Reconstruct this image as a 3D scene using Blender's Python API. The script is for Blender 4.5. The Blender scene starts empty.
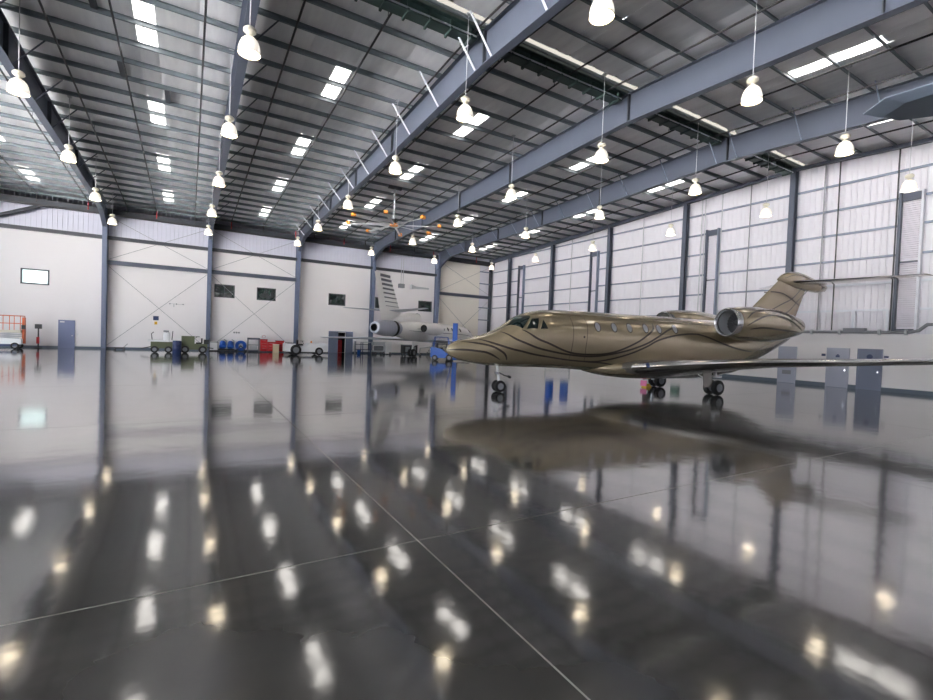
import bpy, math, random
from math import sin, cos, pi, radians as R
from mathutils import Vector, Matrix
random.seed(7)
sc = bpy.context.scene
col = sc.collection

# ------------------------------------------------------------------ camera
CAM_H = 1.9707
FPX, YAW, PITCH, ROLL = 467.417, 0.5365, -0.0234, 0.0384
fw = Vector((sin(YAW)*cos(PITCH), cos(YAW)*cos(PITCH), sin(PITCH)))
rt0 = Vector((cos(YAW), -sin(YAW), 0)); up0 = rt0.cross(fw)
rt = cos(ROLL)*rt0 + sin(ROLL)*up0
up = -sin(ROLL)*rt0 + cos(ROLL)*up0
cd = bpy.data.cameras.new('camera'); cam = bpy.data.objects.new('camera', cd); col.objects.link(cam)
cd.sensor_width = 36.0; cd.lens = FPX*36.0/933.0; cd.clip_start = 0.05; cd.clip_end = 500
cam.matrix_world = Matrix(((rt.x, up.x, -fw.x, 0), (rt.y, up.y, -fw.y, 0), (rt.z, up.z, -fw.z, CAM_H), (0, 0, 0, 1)))
sc.camera = cam

# ------------------------------------------------------------------ light
world = bpy.data.worlds.new('world'); sc.world = world; world.use_nodes = True
bg = world.node_tree.nodes['Background']
bg.inputs[0].default_value = (0.86, 0.93, 1.0, 1); bg.inputs[1].default_value = 2.8
sc.view_settings.view_transform = 'Standard'; sc.view_settings.look = 'None'
sc.view_settings.exposure = 0.82; sc.view_settings.gamma = 1.0; sc.view_settings.use_curve_mapping = False
LAMP_EMIT = 8.5
sun_d = bpy.data.lights.new('sun', 'SUN'); sun_d.energy = 190.0; sun_d.angle = R(.53); sun_d.color = (1, .97, .95)
sun = bpy.data.objects.new('sun', sun_d); col.objects.link(sun)
sun.rotation_euler = Vector((-1.0, .35, -.85)).to_track_quat('-Z', 'Y').to_euler()
sc.cycles.use_denoising = True
sc.cycles.max_bounces = 9; sc.cycles.diffuse_bounces = 6; sc.cycles.glossy_bounces = 4
sc.cycles.transmission_bounces = 6; sc.cycles.sample_clamp_indirect = 12.0
sc.cycles.caustics_reflective = True; sc.cycles.caustics_refractive = False

# ------------------------------------------------------------------ helpers
def lin(r, g, b):
    f = lambda c: (c/255/12.92) if c/255 <= .04045 else ((c/255+.055)/1.055)**2.4
    return (f(r), f(g), f(b), 1)

def mat(name, rgb, rough=.5, metal=0.0, var=0.0, vscale=2.0, bump=0.0, bscale=8.0, coat=0.0, spec=.5, stretch=(1, 1, 1), rvar=0.0):
    m = bpy.data.materials.new(name); m.use_nodes = True
    nt = m.node_tree; b = nt.nodes['Principled BSDF']
    c = lin(*rgb)
    b.inputs['Base Color'].default_value = c; b.inputs['Roughness'].default_value = rough
    b.inputs['Metallic'].default_value = metal; b.inputs['Coat Weight'].default_value = coat
    b.inputs['Coat Roughness'].default_value = .05; b.inputs['Specular IOR Level'].default_value = spec
    if var or bump or rvar:
        g = nt.nodes.new('ShaderNodeNewGeometry')
        mp = nt.nodes.new('ShaderNodeMapping'); mp.inputs['Scale'].default_value = stretch
        nt.links.new(g.outputs['Position'], mp.inputs['Vector'])
        n = nt.nodes.new('ShaderNodeTexNoise'); n.inputs['Scale'].default_value = vscale; n.inputs['Detail'].default_value = 5
        nt.links.new(mp.outputs[0], n.inputs['Vector'])
        if var:
            mx = nt.nodes.new('ShaderNodeMix'); mx.data_type = 'RGBA'
            mx.inputs['A'].default_value = tuple(min(1, v*(1-var)) for v in c[:3])+(1,)
            mx.inputs['B'].default_value = tuple(min(1, v*(1+var)) for v in c[:3])+(1,)
            nt.links.new(n.outputs['Fac'], mx.inputs['Factor']); nt.links.new(mx.outputs['Result'], b.inputs['Base Color'])
        if rvar:
            mr = nt.nodes.new('ShaderNodeMapRange'); mr.inputs['From Min'].default_value = .3; mr.inputs['From Max'].default_value = .7
            mr.inputs['To Min'].default_value = max(.01, rough-rvar); mr.inputs['To Max'].default_value = rough+rvar
            nt.links.new(n.outputs['Fac'], mr.inputs['Value']); nt.links.new(mr.outputs[0], b.inputs['Roughness'])
        if bump:
            n2 = nt.nodes.new('ShaderNodeTexNoise'); n2.inputs['Scale'].default_value = bscale; n2.inputs['Detail'].default_value = 3
            nt.links.new(mp.outputs[0], n2.inputs['Vector'])
            bp = nt.nodes.new('ShaderNodeBump'); bp.inputs['Strength'].default_value = bump; bp.inputs['Distance'].default_value = .02
            nt.links.new(n2.outputs['Fac'], bp.inputs['Height']); nt.links.new(bp.outputs[0], b.inputs['Normal'])
    return m

def emit(name, rgb, s):
    m = bpy.data.materials.new(name); m.use_nodes = True; b = m.node_tree.nodes['Principled BSDF']
    b.inputs['Base Color'].default_value = lin(*rgb); b.inputs['Emission Color'].default_value = lin(*rgb); b.inputs['Emission Strength'].default_value = s
    return m

def translucent(name, rgb):
    m = bpy.data.materials.new(name); m.use_nodes = True; nt = m.node_tree
    nt.nodes.remove(nt.nodes['Principled BSDF'])
    t = nt.nodes.new('ShaderNodeBsdfTranslucent'); t.inputs[0].default_value = lin(*rgb)
    nt.links.new(t.outputs[0], nt.nodes['Material Output'].inputs[0])
    return m

class MB:
    def __init__(s): s.v = []; s.f = []
    def add(s, vs, fs):
        o = len(s.v); s.v += [tuple(v) for v in vs]; s.f += [tuple(i+o for i in f) for f in fs]; return s
    def box(s, x0, x1, y0, y1, z0, z1):
        return s.add([(x0,y0,z0),(x1,y0,z0),(x1,y1,z0),(x0,y1,z0),(x0,y0,z1),(x1,y0,z1),(x1,y1,z1),(x0,y1,z1)],
                     [(3,2,1,0),(4,5,6,7),(0,1,5,4),(1,2,6,5),(2,3,7,6),(3,0,4,7)])
    def cbox(s, c, d, rz=0, ry=0, rx=0):
        m = Matrix.Translation(c) @ Matrix.Rotation(rz,4,'Z') @ Matrix.Rotation(ry,4,'Y') @ Matrix.Rotation(rx,4,'X')
        h = [v/2 for v in d]
        vs = [m @ Vector((sx*h[0],sy*h[1],sz*h[2])) for sz in (-1,1) for sx,sy in ((-1,-1),(1,-1),(1,1),(-1,1))]
        return s.add(vs, [(3,2,1,0),(4,5,6,7),(0,1,5,4),(1,2,6,5),(2,3,7,6),(3,0,4,7)])
    def loft(s, rings, cap0=True, cap1=True, closed=True):
        o = len(s.v); n = len(rings[0])
        for r in rings: s.v += [tuple(p) for p in r]
        for i in range(len(rings)-1):
            for j in range(n if closed else n-1):
                a = o+i*n+j; b = o+i*n+(j+1) % n
                s.f.append((a, b, b+n, a+n))
        if cap0: s.f.append(tuple(o+j for j in range(n))[::-1])
        if cap1: s.f.append(tuple(o+(len(rings)-1)*n+j for j in range(n)))
        return s
    def cyl(s, p0, p1, r0, r1=None, n=12, caps=True):
        r1 = r0 if r1 is None else r1
        p0, p1 = Vector(p0), Vector(p1); d = (p1-p0).normalized()
        a = d.orthogonal().normalized(); b = d.cross(a)
        rg = lambda p, r: [p+r*(cos(2*pi*k/n)*a+sin(2*pi*k/n)*b) for k in range(n)]
        return s.loft([rg(p0,r0), rg(p1,r1)], caps, caps)
    def tube(s, pts, r, n=6):
        pts = [Vector(p) for p in pts]
        rings = []; a = None
        for i, p in enumerate(pts):
            d = ((pts[min(i+1,len(pts)-1)]-p).normalized()+(p-pts[max(i-1,0)]).normalized())
            d = d.normalized() if d.length > 1e-6 else Vector((0,0,1))
            if a is None: a = d.orthogonal().normalized()
            a = (a-d*a.dot(d)).normalized(); b = d.cross(a)
            rings.append([p+r*(cos(2*pi*k/n)*a+sin(2*pi*k/n)*b) for k in range(n)])
        return s.loft(rings)
    def lathe(s, prof, o=(0,0,0), axis='Z', n=24, caps=False):
        rings = []
        for r, t in prof:
            ring = []
            for k in range(n):
                c, d = r*cos(2*pi*k/n), r*sin(2*pi*k/n)
                p = {'Z': (c,d,t), 'X': (t,c,d), 'Y': (d,t,c)}[axis]
                ring.append((p[0]+o[0],p[1]+o[1],p[2]+o[2]))
            rings.append(ring)
        return s.loft(rings, caps, caps)
    def prism(s, poly, axis, a, b):
        """poly: 2D points; axis: extrusion axis from a to b"""
        f = {'X': lambda u,v,t: (t,u,v), 'Y': lambda u,v,t: (u,t,v), 'Z': lambda u,v,t: (u,v,t)}[axis]
        return s.loft([[f(u,v,a) for u,v in poly],[f(u,v,b) for u,v in poly]])
    def mesh(s, name, m, smooth=False):
        me = bpy.data.meshes.new(name); me.from_pydata(s.v, [], s.f); me.materials.append(m)
        me.validate()
        import bmesh
        bm = bmesh.new(); bm.from_mesh(me); bmesh.ops.recalc_face_normals(bm, faces=bm.faces); bm.to_mesh(me); bm.free()
        if smooth:
            me.polygons.foreach_set('use_smooth', [True]*len(me.polygons)); me.set_sharp_from_angle(angle=R(38))
        me.update()
        return me
    def build(s, name, m, parent=None, smooth=False):
        return link(name, s.mesh(name, m, smooth), parent)

def link(name, me, parent=None, loc=None, rz=0, scale=None):
    o = bpy.data.objects.new(name, me); col.objects.link(o)
    if parent: o.parent = parent
    if loc: o.location = loc
    if rz: o.rotation_euler.z = rz
    if scale: o.scale = scale
    return o
def tag(o, label=None, cat=None, group=None, kind=None):
    if label: o['label'] = label
    if cat: o['category'] = cat
    if group: o['group'] = group
    if kind: o['kind'] = kind
    return o
def thing(name, label, cat, loc=(0,0,0), rz=0, group=None):
    return tag(link(name, None, None, loc, rz), label, cat, group)
def struct(o): o['kind'] = 'structure'; return o
def bx(*a): return MB().box(*a)

# pixel of the photograph -> point (used to set out lamps at their real hanging height)
def at_z(px, py, z):
    d = fw + (px-466.5)/FPX*rt + (350-py)/FPX*up
    t = (z-CAM_H)/d.z
    return Vector((d.x*t, d.y*t, z))

# ------------------------------------------------------------------ materials
M = {}
M['steel'] = mat('steel_blue_grey', (76,82,96), .45, var=.08, vscale=1.5, spec=.4)
M['steel_col'] = mat('steel_column_blue', (92,102,126), .45, var=.06, vscale=1.5)
M['steel_dark'] = mat('steel_dark', (52,56,64), .5, var=.1)
M['purlin'] = mat('purlin_galv', (108,117,123), .5, var=.12, vscale=1.0)
M['girt'] = mat('girt_steel', (120,130,148), .45, var=.05)
M['girt_white'] = mat('girt_white', (225,227,235), .45)
M['concrete_wall'] = mat('painted_concrete', (241,237,238), .7, var=.025, vscale=.6, bump=.05, bscale=6)
M['panel_white'] = mat('wall_panel_white', (230,227,234), .5, var=.02, vscale=1.2, bump=.02, bscale=3)
M['panel_band'] = mat('wall_band_blue_white', (214,214,228), .5, var=.04, vscale=1.2)
M['roof'] = mat('roof_insulation', (246,244,249), .3, var=.2, vscale=1.5, bump=.5, bscale=2.2, stretch=(2.6,.5,1))
M['baseboard'] = mat('baseboard_blue', (92,104,118), .5)
M['door_blue'] = mat('door_blue_grey', (112,122,158), .45, var=.04)
M['door_grey'] = mat('door_light_grey', (168,172,190), .45, var=.04)
M['door_slate'] = mat('door_slate', (112,120,142), .45, var=.04)
M['black'] = mat('black_rubber', (22,22,24), .6)
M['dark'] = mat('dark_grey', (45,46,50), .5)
M['pipe'] = mat('pipe_black', (38,36,40), .4)
M['chrome'] = mat('polished_metal', (225,226,230), .14, metal=1.0)
M['alu'] = mat('aluminium', (190,192,198), .32, metal=.9)
M['white'] = mat('white_paint', (232,232,234), .35, coat=.3)
M['offwhite'] = mat('offwhite_paint', (222,216,200), .4)
M['glass_dark'] = mat('dark_glass', (18,30,30), .04, spec=.8)
M['glass_green'] = mat('green_black_glass', (30,44,40), .05, var=.6, vscale=2.5, spec=.7)
M['sky_glass'] = translucent('sky_pane', (190,198,196))
M['skylight'] = translucent('skylight_sheet', (92,91,89))
M['grey'] = mat('mid_grey', (130,132,138), .5)
M['grey_light'] = mat('light_grey', (186,188,192), .5)
M['red'] = mat('red_paint', (196,28,36), .35, coat=.3)
M['blue'] = mat('blue_paint', (14,84,178), .4, coat=.1)
M['blue_dk'] = mat('navy_paint', (30,48,92), .4)
M['orange'] = mat('orange_paint', (226,108,60), .45)
M['amber'] = mat('amber_tip', (236,150,60), .45)
M['green'] = mat('olive_green', (92,98,72), .5, var=.1)
M['teal_green'] = mat('dark_teal_green', (44,104,84), .5)
M['vent_green'] = mat('vent_green_black', (44,62,60), .5)
M['yellow'] = mat('yellow', (224,178,40), .5)
M['pink'] = mat('pink', (232,120,170), .5)
M['beige'] = mat('beige', (206,190,160), .5)
M['jet'] = mat('taupe_metallic', (158,145,122), .2, metal=.55, coat=.8, var=.03, vscale=.6)
M['jet_stripe'] = mat('stripe_brown_black', (34,26,24), .4, spec=.2)
M['jet_line'] = mat('panel_line', (56,46,40), .5, spec=.2)
M['jet_belly'] = mat('belly_silver', (150,146,142), .25, metal=.6, coat=.3)
M['tri'] = mat('cream_white', (248,246,242), .3, coat=.5)
M['tri_grey'] = mat('tri_grey', (176,180,194), .35, coat=.3)
M['stripe_grey'] = mat('tail_stripe_grey', (92,94,100), .4)
M['lamp_glass'] = emit('lamp_glass', (246,239,226), .42)
M['lamp_lens'] = emit('lamp_lens', (255,238,208), LAMP_EMIT)
M['lamp_rib'] = mat('lamp_prism_glass', (240,234,220), .2)
M['slate'] = mat('slate_paint', (104,114,130), .35)
M['joint'] = mat('joint_sealant', (132,130,126), .5)
M['tan_band'] = mat('insulated_panel_cream', (242,236,226), .6, var=.03, vscale=.8)

# polished concrete floor: dark, glossy, faint cloudy variation and a slight waviness
def floor_mat():
    m = bpy.data.materials.new('polished_concrete'); m.use_nodes = True; nt = m.node_tree; b = nt.nodes['Principled BSDF']
    g = nt.nodes.new('ShaderNodeNewGeometry')
    n = nt.nodes.new('ShaderNodeTexNoise'); n.inputs['Scale'].default_value = .55; n.inputs['Detail'].default_value = 5; n.inputs['Roughness'].default_value = .5
    nt.links.new(g.outputs['Position'], n.inputs['Vector'])
    cr = nt.nodes.new('ShaderNodeValToRGB')
    cr.color_ramp.elements[0].position = .3; cr.color_ramp.elements[0].color = lin(52,51,50)
    cr.color_ramp.elements[1].position = .72; cr.color_ramp.elements[1].color = lin(80,78,76)
    nt.links.new(n.outputs['Fac'], cr.inputs[0]); nt.links.new(cr.outputs[0], b.inputs['Base Color'])
    mr = nt.nodes.new('ShaderNodeMapRange'); mr.inputs['From Min'].default_value = .1; mr.inputs['From Max'].default_value = .9
    mr.inputs['To Min'].default_value = .06; mr.inputs['To Max'].default_value = .11
    nt.links.new(n.outputs['Fac'], mr.inputs['Value']); nt.links.new(mr.outputs[0], b.inputs['Roughness'])
    n2 = nt.nodes.new('ShaderNodeTexNoise'); n2.inputs['Scale'].default_value = 1.7; n2.inputs['Detail'].default_value = 3
    nt.links.new(g.outputs['Position'], n2.inputs['Vector'])
    bp = nt.nodes.new('ShaderNodeBump'); bp.inputs['Strength'].default_value = .13; bp.inputs['Distance'].default_value = .02
    nt.links.new(n2.outputs['Fac'], bp.inputs['Height']); nt.links.new(bp.outputs[0], b.inputs['Normal'])
    b.inputs['IOR'].default_value = 1.6
    b.inputs['Coat Weight'].default_value = .5; b.inputs['Coat IOR'].default_value = 1.5; b.inputs['Coat Roughness'].default_value = .09
    nt.links.new(bp.outputs[0], b.inputs['Coat Normal'])
    b.inputs['Specular IOR Level'].default_value = .5
    return m
M['floor'] = floor_mat()

# ------------------------------------------------------------------ the hangar: dimensions (metres)
XR, YB, XL, YF = 32.42, 48.92, -21.5, -19.2
YRIDGE = 14.75
FX = [-21.3, -13.7, -6.06, 1.48, 9.12, 16.83, 24.56, 32.2]      # frame lines
CY = [44.76, 37.28, 29.67, 22.26, 14.96, 7.5, 0.05, -7.4, -14.8]   # endwall column lines
def zr(y): return 13.25 - abs(y-YRIDGE)/24.0
SKYX = [-17.4, -9.8, -1.62, 5.42, 12.5, 21.0, 28.4]
OFFS = [.55+1.5*k for k in range(23)]
OFFN = {1: .55, -1: .15}
SW = .33

# ---- floor
floor = struct(bx(XL-.2, XR+.3, YF-.2, YB+3.2, -.3, -.0015).build('floor', M['joint']))
gx = [XL-.2, -13.35, -5.7, 1.95, 9.6, 17.2, 24.85, XR+.3]
gy = [YF-.2, -10.85, -3.4, 4.07, 11.5, 19.0, 26.4, 33.9, 41.3, YB+.2]
for i in range(len(gx)-1):
    for j in range(len(gy)-1):
        g = .008
        MB().box(gx[i]+g, gx[i+1]-g, gy[j]+g, gy[j+1]-g, -.0015, 0).build('slab', M['floor'], floor)
apron = struct(bx(-140, XL-.2, -120, 150, -.32, -.012).build('apron', mat('apron_concrete', (215,214,212), .9, var=.06, vscale=.2)))

# ---- ceiling: roof panels, purlins, skylights, ridge vents
ceiling = struct(thing('ceiling', None, None))
ys_sky = [(5.05+7.5*k, 8.05+7.5*k) for k in range(4)]
def roof_panel(x0, x1, s, a, b):
    rings = []
    n = max(2, int((b-a)/.25))
    for i in range(n+1):
        o = a+(b-a)*i/n; y = YRIDGE+s*o
        ph = ((o-OFFN[s]) % 1.5)/1.5
        sag = .045*sin(pi*ph)
        z = zr(y)+.21
        row = []
        for k in range(7):
            u = k/6; x = x0+(x1-x0)*u
            e = .0 if 0 < k < 6 else .03
            row.append((x, y, z-sag*(.55+.45*sin(pi*u))+e))
        rings.append(row)
    MB().loft(rings, False, False, closed=False).build('roof_panel', M['roof'], ceiling, True)
sky_mesh = {}
for i in range(7):
    x0, x1 = FX[i], FX[i+1] if i < 6 else XR+.3
    if i == 0: x0 = XL
    sx = SKYX[i]
    cuts = []
    for a, b in ((x0, sx-SW), (sx+SW, x1)):
        k = max(1, round((b-a)/1.4)); cuts += [(a+(b-a)*q/k, a+(b-a)*(q+1)/k) for q in range(k)]
    for s in (1, -1):
        st = .3 if s > 0 else .3
        for a, b in cuts: roof_panel(a, b, s, st, 34.42)
        prev = st
        for a, b in ys_sky:
            a, b = a+OFFN[s]-.55, b+OFFN[s]-.55
            roof_panel(sx-SW, sx+SW, s, prev, a); prev = b
            rings = []
            for q in range(13):
                x = sx-SW-.12+(2*SW+.24)*q/12; dz = .02*(q % 2)
                rings.append([(x, YRIDGE+s*(a-.12), zr(YRIDGE+s*(a-.12))+.245+dz), (x, YRIDGE+s*(b+.12), zr(YRIDGE+s*(b+.12))+.245+dz)])
            MB().loft(rings, False, False, closed=False).build('skylight', M['skylight'], ceiling)
        roof_panel(sx-SW, sx+SW, s, prev, 34.42)
# Z purlins, one per bay
zp = [(-.035,0),(.035,0),(.035,.012),(-.023,.012),(-.023,.2),(-.095,.2),(-.095,.19),(-.035,.19)]
pm = {s: MB().prism([(s*u, v) for u, v in zp], 'X', 0, 1).mesh('purlin', M['purlin']) for s in (1, -1)}
for i in range(7):
    for s in ((1, -1) if i else (1,)):
        for o in OFFS:
            y = YRIDGE+s*(o+OFFN[s]-.55)
            link('purlin', pm[s], ceiling, (FX[i], y, zr(y)+.01), scale=(FX[i+1]-FX[i], 1.15, .8))
# ridge vents
for i in range(7):
    v = bx(FX[i]+.25, FX[i+1]-.25, 15.02, 15.46, 12.98, 13.3)
    for k in range(9):
        x = FX[i]+.5+(FX[i+1]-FX[i]-1)*k/8
        v.box(x-.04, x+.04, 14.96, 15.5, 12.9, 13.32)
    vo = v.build('ridge_vent', M['vent_green'], ceiling)
    MB().tube([(FX[i]+.3, 14.98, 13.05), (FX[i+1]-.3, 14.98, 13.05)], .03).build('vent_rail', M['alu'], vo)
    bx(FX[i] if i else XL-.2, FX[i+1] if i < 6 else XR+.3, 14.38, 14.9, 13.455, 13.475).build('ridge_skylight', M['skylight'], ceiling)
    bx(FX[i] if i else XL-.2, FX[i+1] if i < 6 else XR+.3, 14.84, 15.12, 13.3, 13.5).build('ridge_curb', M['vent_green'], ceiling)

# ---- walls
def wall_cells(mb, a0, a1, z0, z1, holes, f):
    ax = sorted({a0, a1, *[v for h in holes for v in h[:2]]}); az = sorted({z0, z1, *[v for h in holes for v in h[2:]]})
    for i in range(len(ax)-1):
        for j in range(len(az)-1):
            cx, cz = (ax[i]+ax[i+1])/2, (az[j]+az[j+1])/2
            if any(h[0] < cx < h[1] and h[2] < cz < h[3] for h in holes): continue
            f(mb, ax[i], ax[i+1], az[j], az[j+1])
WINS = [(-11.3,-9.6), (1.92,3.6), (5.5,7.2), (12.3,14.05), (17.3,18.85), (22.45,24.15)]
WZ = (4.95, 6.15)
DOOR_OPEN = (13.4, 14.2, 0.0, 2.15)
wall_back = struct(thing('wall_back', None, None))
MB().tube([(-13.6, 48.5, 9.4), (-10.2, 48.5, 11.0)], .14, 6).build('knee_brace', M['steel_dark'], wall_back)
edges = [XL]+FX[1:7]+[XR]
for i in range(7):
    a, b = edges[i], edges[i+1]
    holes = [(w[0], w[1], *WZ) for w in WINS if a < w[0] < b]
    if a < DOOR_OPEN[0] < b: holes.append(DOOR_OPEN)
    mb = MB(); top = 9.2 if i < 6 else 11.6
    wall_cells(mb, a+.006, b-.006, 0, top, holes, lambda m, p, q, r, s: m.box(p, q, YB, YB+.2, r, s))
    mb.build('wall_panel', M['concrete_wall'] if i < 6 else M['tan_band'], wall_back)
    if i < 6:   # ribbed band above, one sheet every 2.5 m
        n = 3
        for k in range(n):
            p, q = a+(b-a)*k/n, a+(b-a)*(k+1)/n
            pts = []
            for r in range(9):
                x = p+(q-p)*r/8; pts += [(x, YB+.10), (x+.02, YB+.07), (x+.05, YB+.07), (x+.07, YB+.10)] if r < 8 else [(q, YB+.1)]
            MB().loft([[(x, y, 9.2) for x, y in pts], [(x, y, 12.1) for x, y in pts]], False, False, closed=False).build('band_sheet', M['panel_band'], wall_back)
        bx(a, b, YB-.28, YB+.05, 9.08, 9.36).build('ledge_beam', M['steel_dark'], wall_back)
    bx(a, b, YB-.45, YB-.15, 11.05, 11.55).build('eave_beam', M['steel_dark'], wall_back)
    bx(a, b, YB+.1, YB+.3, 11.4, 12.02).build('eave_closure', M['panel_band'], wall_back)
# corner sheet panels next to the right wall
for k in range(2):
    bx(30.6+.9*k, 31.47+.9*k, YB-.03, YB, .3, 11.4).build('corner_sheet', M['panel_white'], wall_back)
for z in (4.4, 5.9, 7.3, 8.85, 10.3):
    bx(30.55, 32.1, YB-.14, YB-.03, z-.06, z+.06).build('girt', M['girt'], wall_back)
# portal struts and rod bracing
for i in (2, 3, 6):
    a, b = FX[i]+.12, FX[i+1]-.12
    s = MB().box(a, b, YB-.55, YB-.3, 7.0, 7.04).box(a, b, YB-.55, YB-.3, 7.3, 7.34).box(a, b, YB-.44, YB-.41, 7.04, 7.3)
    s.build('brace_strut', M['steel'], wall_back)
    for (z0, z1) in ((.25, 6.95), (7.4, 11.0)):
        for (p, q) in ((a, b), (b, a)):
            MB().tube([(p, YB-.2, z0), (q, YB-.2, z1)], .016, 5).build('brace_rod', M['grey'], wall_back)
bs = MB().box(XL, DOOR_OPEN[0], YB-.03, YB, 0, .16).box(DOOR_OPEN[1], XR, YB-.03, YB, 0, .16)
struct(bs.build('baseboard_back', M['baseboard']))

# windows of the back wall
for k, w in enumerate(WINS):
    wo = struct(thing('window_%d' % (k+1), None, None))
    a, b = w; z0, z1 = WZ
    MB().box(a, b, YB-.03, YB+.12, z0, z0+.09).box(a, b, YB-.03, YB+.12, z1-.09, z1).box(a, a+.09, YB-.03, YB+.12, z0+.09, z1-.09).box(b-.09, b, YB-.03, YB+.12, z0+.09, z1-.09).build('window_frame', M['steel_dark'], wo)
    bx(a+.09, b-.09, YB+.05, YB+.065, z0+.09, z1-.09).build('pane', M['sky_glass'] if k == 0 else M['glass_green'], wo)
    if k: bx((a+b)/2-.015, (a+b)/2+.015, YB+.02, YB+.05, z0+.09, z1-.09).build('mullion', M['steel_dark'], wo)

# right wall: low white wall, ribbed sheets above, girts, louvre strips
wall_right = struct(thing('wall_right', None, None))
bx(XR-.02, XR+.4, YB-.15, YB+.3, 0, 12.4).build('corner_post', M['panel_white'], wall_right)
bx(XR+.05, XR+.12, YF-.2, YB+.2, 3.0, 12.0).build('outer_skin', M['panel_white'], wall_right)
ry = [YB]+CY+[YF]
for i in range(len(ry)-1):
    bx(XR-.06, XR+.2, ry[i+1]+.006, ry[i]-.006, 0, 3.12).build('wall_panel', M['concrete_wall'], wall_right)
n = 46; LOUV = [(9.0, 9.78), (19.8, 20.55), (31.2, 31.95), (42.3, 43.1)]
step = (YB-YF)/n
for k in range(n):
    a, b = YF+step*k-.002, YF+step*(k+1)+.012
    pts = []
    for r in range(5):
        y = a+(b-a)*r/5
        pts += [(y, XR+.03), (y+.2, XR+.03), (y+.22, XR+.008), (y+.26, XR+.008), (y+.28, XR+.03)]
    pts.append((b, XR+.03))
    MB().loft([[(x, y, 3.12) for y, x in pts], [(x, y, zr(y)+.3) for y, x in pts]], False, False, closed=False).build('wall_sheet', M['panel_white'], wall_right)
for i in range(len(CY)-1):
    ya, yb = CY[i+1]+.15, CY[i]-.15
    for z in (4.42, 5.9, 7.32, 8.85, 10.3, 11.76):
        segs = [(ya, yb)]
        for l0, l1 in LOUV:
            if ya < l0 < yb and z < 10.6: segs = [(ya, l0-.12), (l1+.12, yb)]
        for p, q in segs:
            white = z < 9 and p < 15
            MB().box(XR-.16, XR-.05, p, q, z-.055, z-.035).box(XR-.16, XR-.05, p, q, z+.035, z+.055).box(XR-.16, XR-.145, p, q, z-.035, z+.035).build('girt', M['girt_white'] if (z < 7 and p < 15) else M['girt'], wall_right)
for z in (5.9, 7.32, 8.85, 10.3): bx(XR-.16, XR-.05, CY[0]+.15, YB-.5, z-.05, z+.05).build('girt', M['girt'], wall_right)
for l0, l1 in LOUV:
    lo = bx(XR-.3, XR-.02, l1, l1+.12, 3.2, 10.55).build('louvre_jamb', M['steel'], wall_right)
    bx(XR-.3, XR-.02, l0-.1, l0, 3.2, 10.55).build('louvre_jamb', M['girt_white'] if l0 < 10 else M['girt'], wall_right)
    sl = MB()
    for q in range(60):
        z = 3.5+q*.112
        if abs(z-6.9) < .1: continue
        sl.add([(XR-.16, l0, z), (XR-.16, l1, z), (XR-.04, l1, z+.09), (XR-.04, l0, z+.09)], [(0,1,2,3)])
    sl.build('louvre_slats', M['panel_white'], lo)
    bx(XR-.05, XR-.03, l0, l1, 3.2, 10.5).build('louvre_back', M['panel_white'], lo)
    MB().box(XR-.2, XR-.03, l0, l1, 6.86, 6.94).box(XR-.2, XR-.03, l0, l1, 10.1, 10.5).box(XR-.2, XR-.03, l0, l1, 3.3, 3.38).build('louvre_rail', M['steel'], lo)
# opening frame with duct stub low on the wall
bx(XR-.2, XR-.06, 11.55, 11.68, 3.2, 4.4).build('frame_post', M['girt_white'], wall_right)
bx(XR-.2, XR-.06, 10.05, 10.18, 3.2, 4.4).build('frame_post', M['girt_white'], wall_right)
for y, z0, z1, m in ((12.62, 3.3, 13.1, 'dark'), (9.98, 3.3, 12.95, 'dark'), (13.35, 3.3, 13.1, 'grey'), (21.05, 3.3, 12.9, 'grey_light'), (20.8, 3.3, 12.9, 'grey_light'), (19.55, 3.3, 12.9, 'grey_light'), (17.6, 3.3, 13.0, 'grey'), (26.2, 3.3, 12.6, 'grey_light'), (34.6, 3.3, 12.3, 'grey_light')):
    MB().tube([(XR-.22, y, z0), (XR-.22, y, z1)], .035, 6).build('conduit', M[m], wall_right)
br = bx(XR-.1, XR-.06, YF, YB, 0, .22).build('baseboard_right', M['baseboard']); struct(br)
# end rafter along the top of the right wall
e = MB(); ysr = [YF+(YB-YF)*k/40 for k in range(41)]
rings = []
for y in ysr:
    d = .10+.28*abs(y-YRIDGE)/30
    rings.append([(XR-.5, y, zr(y)-d), (XR-.2, y, zr(y)-d), (XR-.2, y, zr(y)+.05), (XR-.5, y, zr(y)+.05)])
e.loft(rings)
e.build('end_rafter', M['steel'], wall_right)

# front and left walls (behind and beside the camera): closed front, big open door on the left
wall_front = struct(bx(XL, XR, YF-.2, YF, 0, 12.6).build('wall_front', M['panel_white']))
wl = MB(); wall_cells(wl, YF-.2, YB+.2, 0, 13.6, [(-16.5, 38.0, 0, 11.2)], lambda m, p, q, r, s: m.box(XL-.2, XL, p, q, r, s))
struct(wl.build('wall_left', M['panel_white']))

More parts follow.
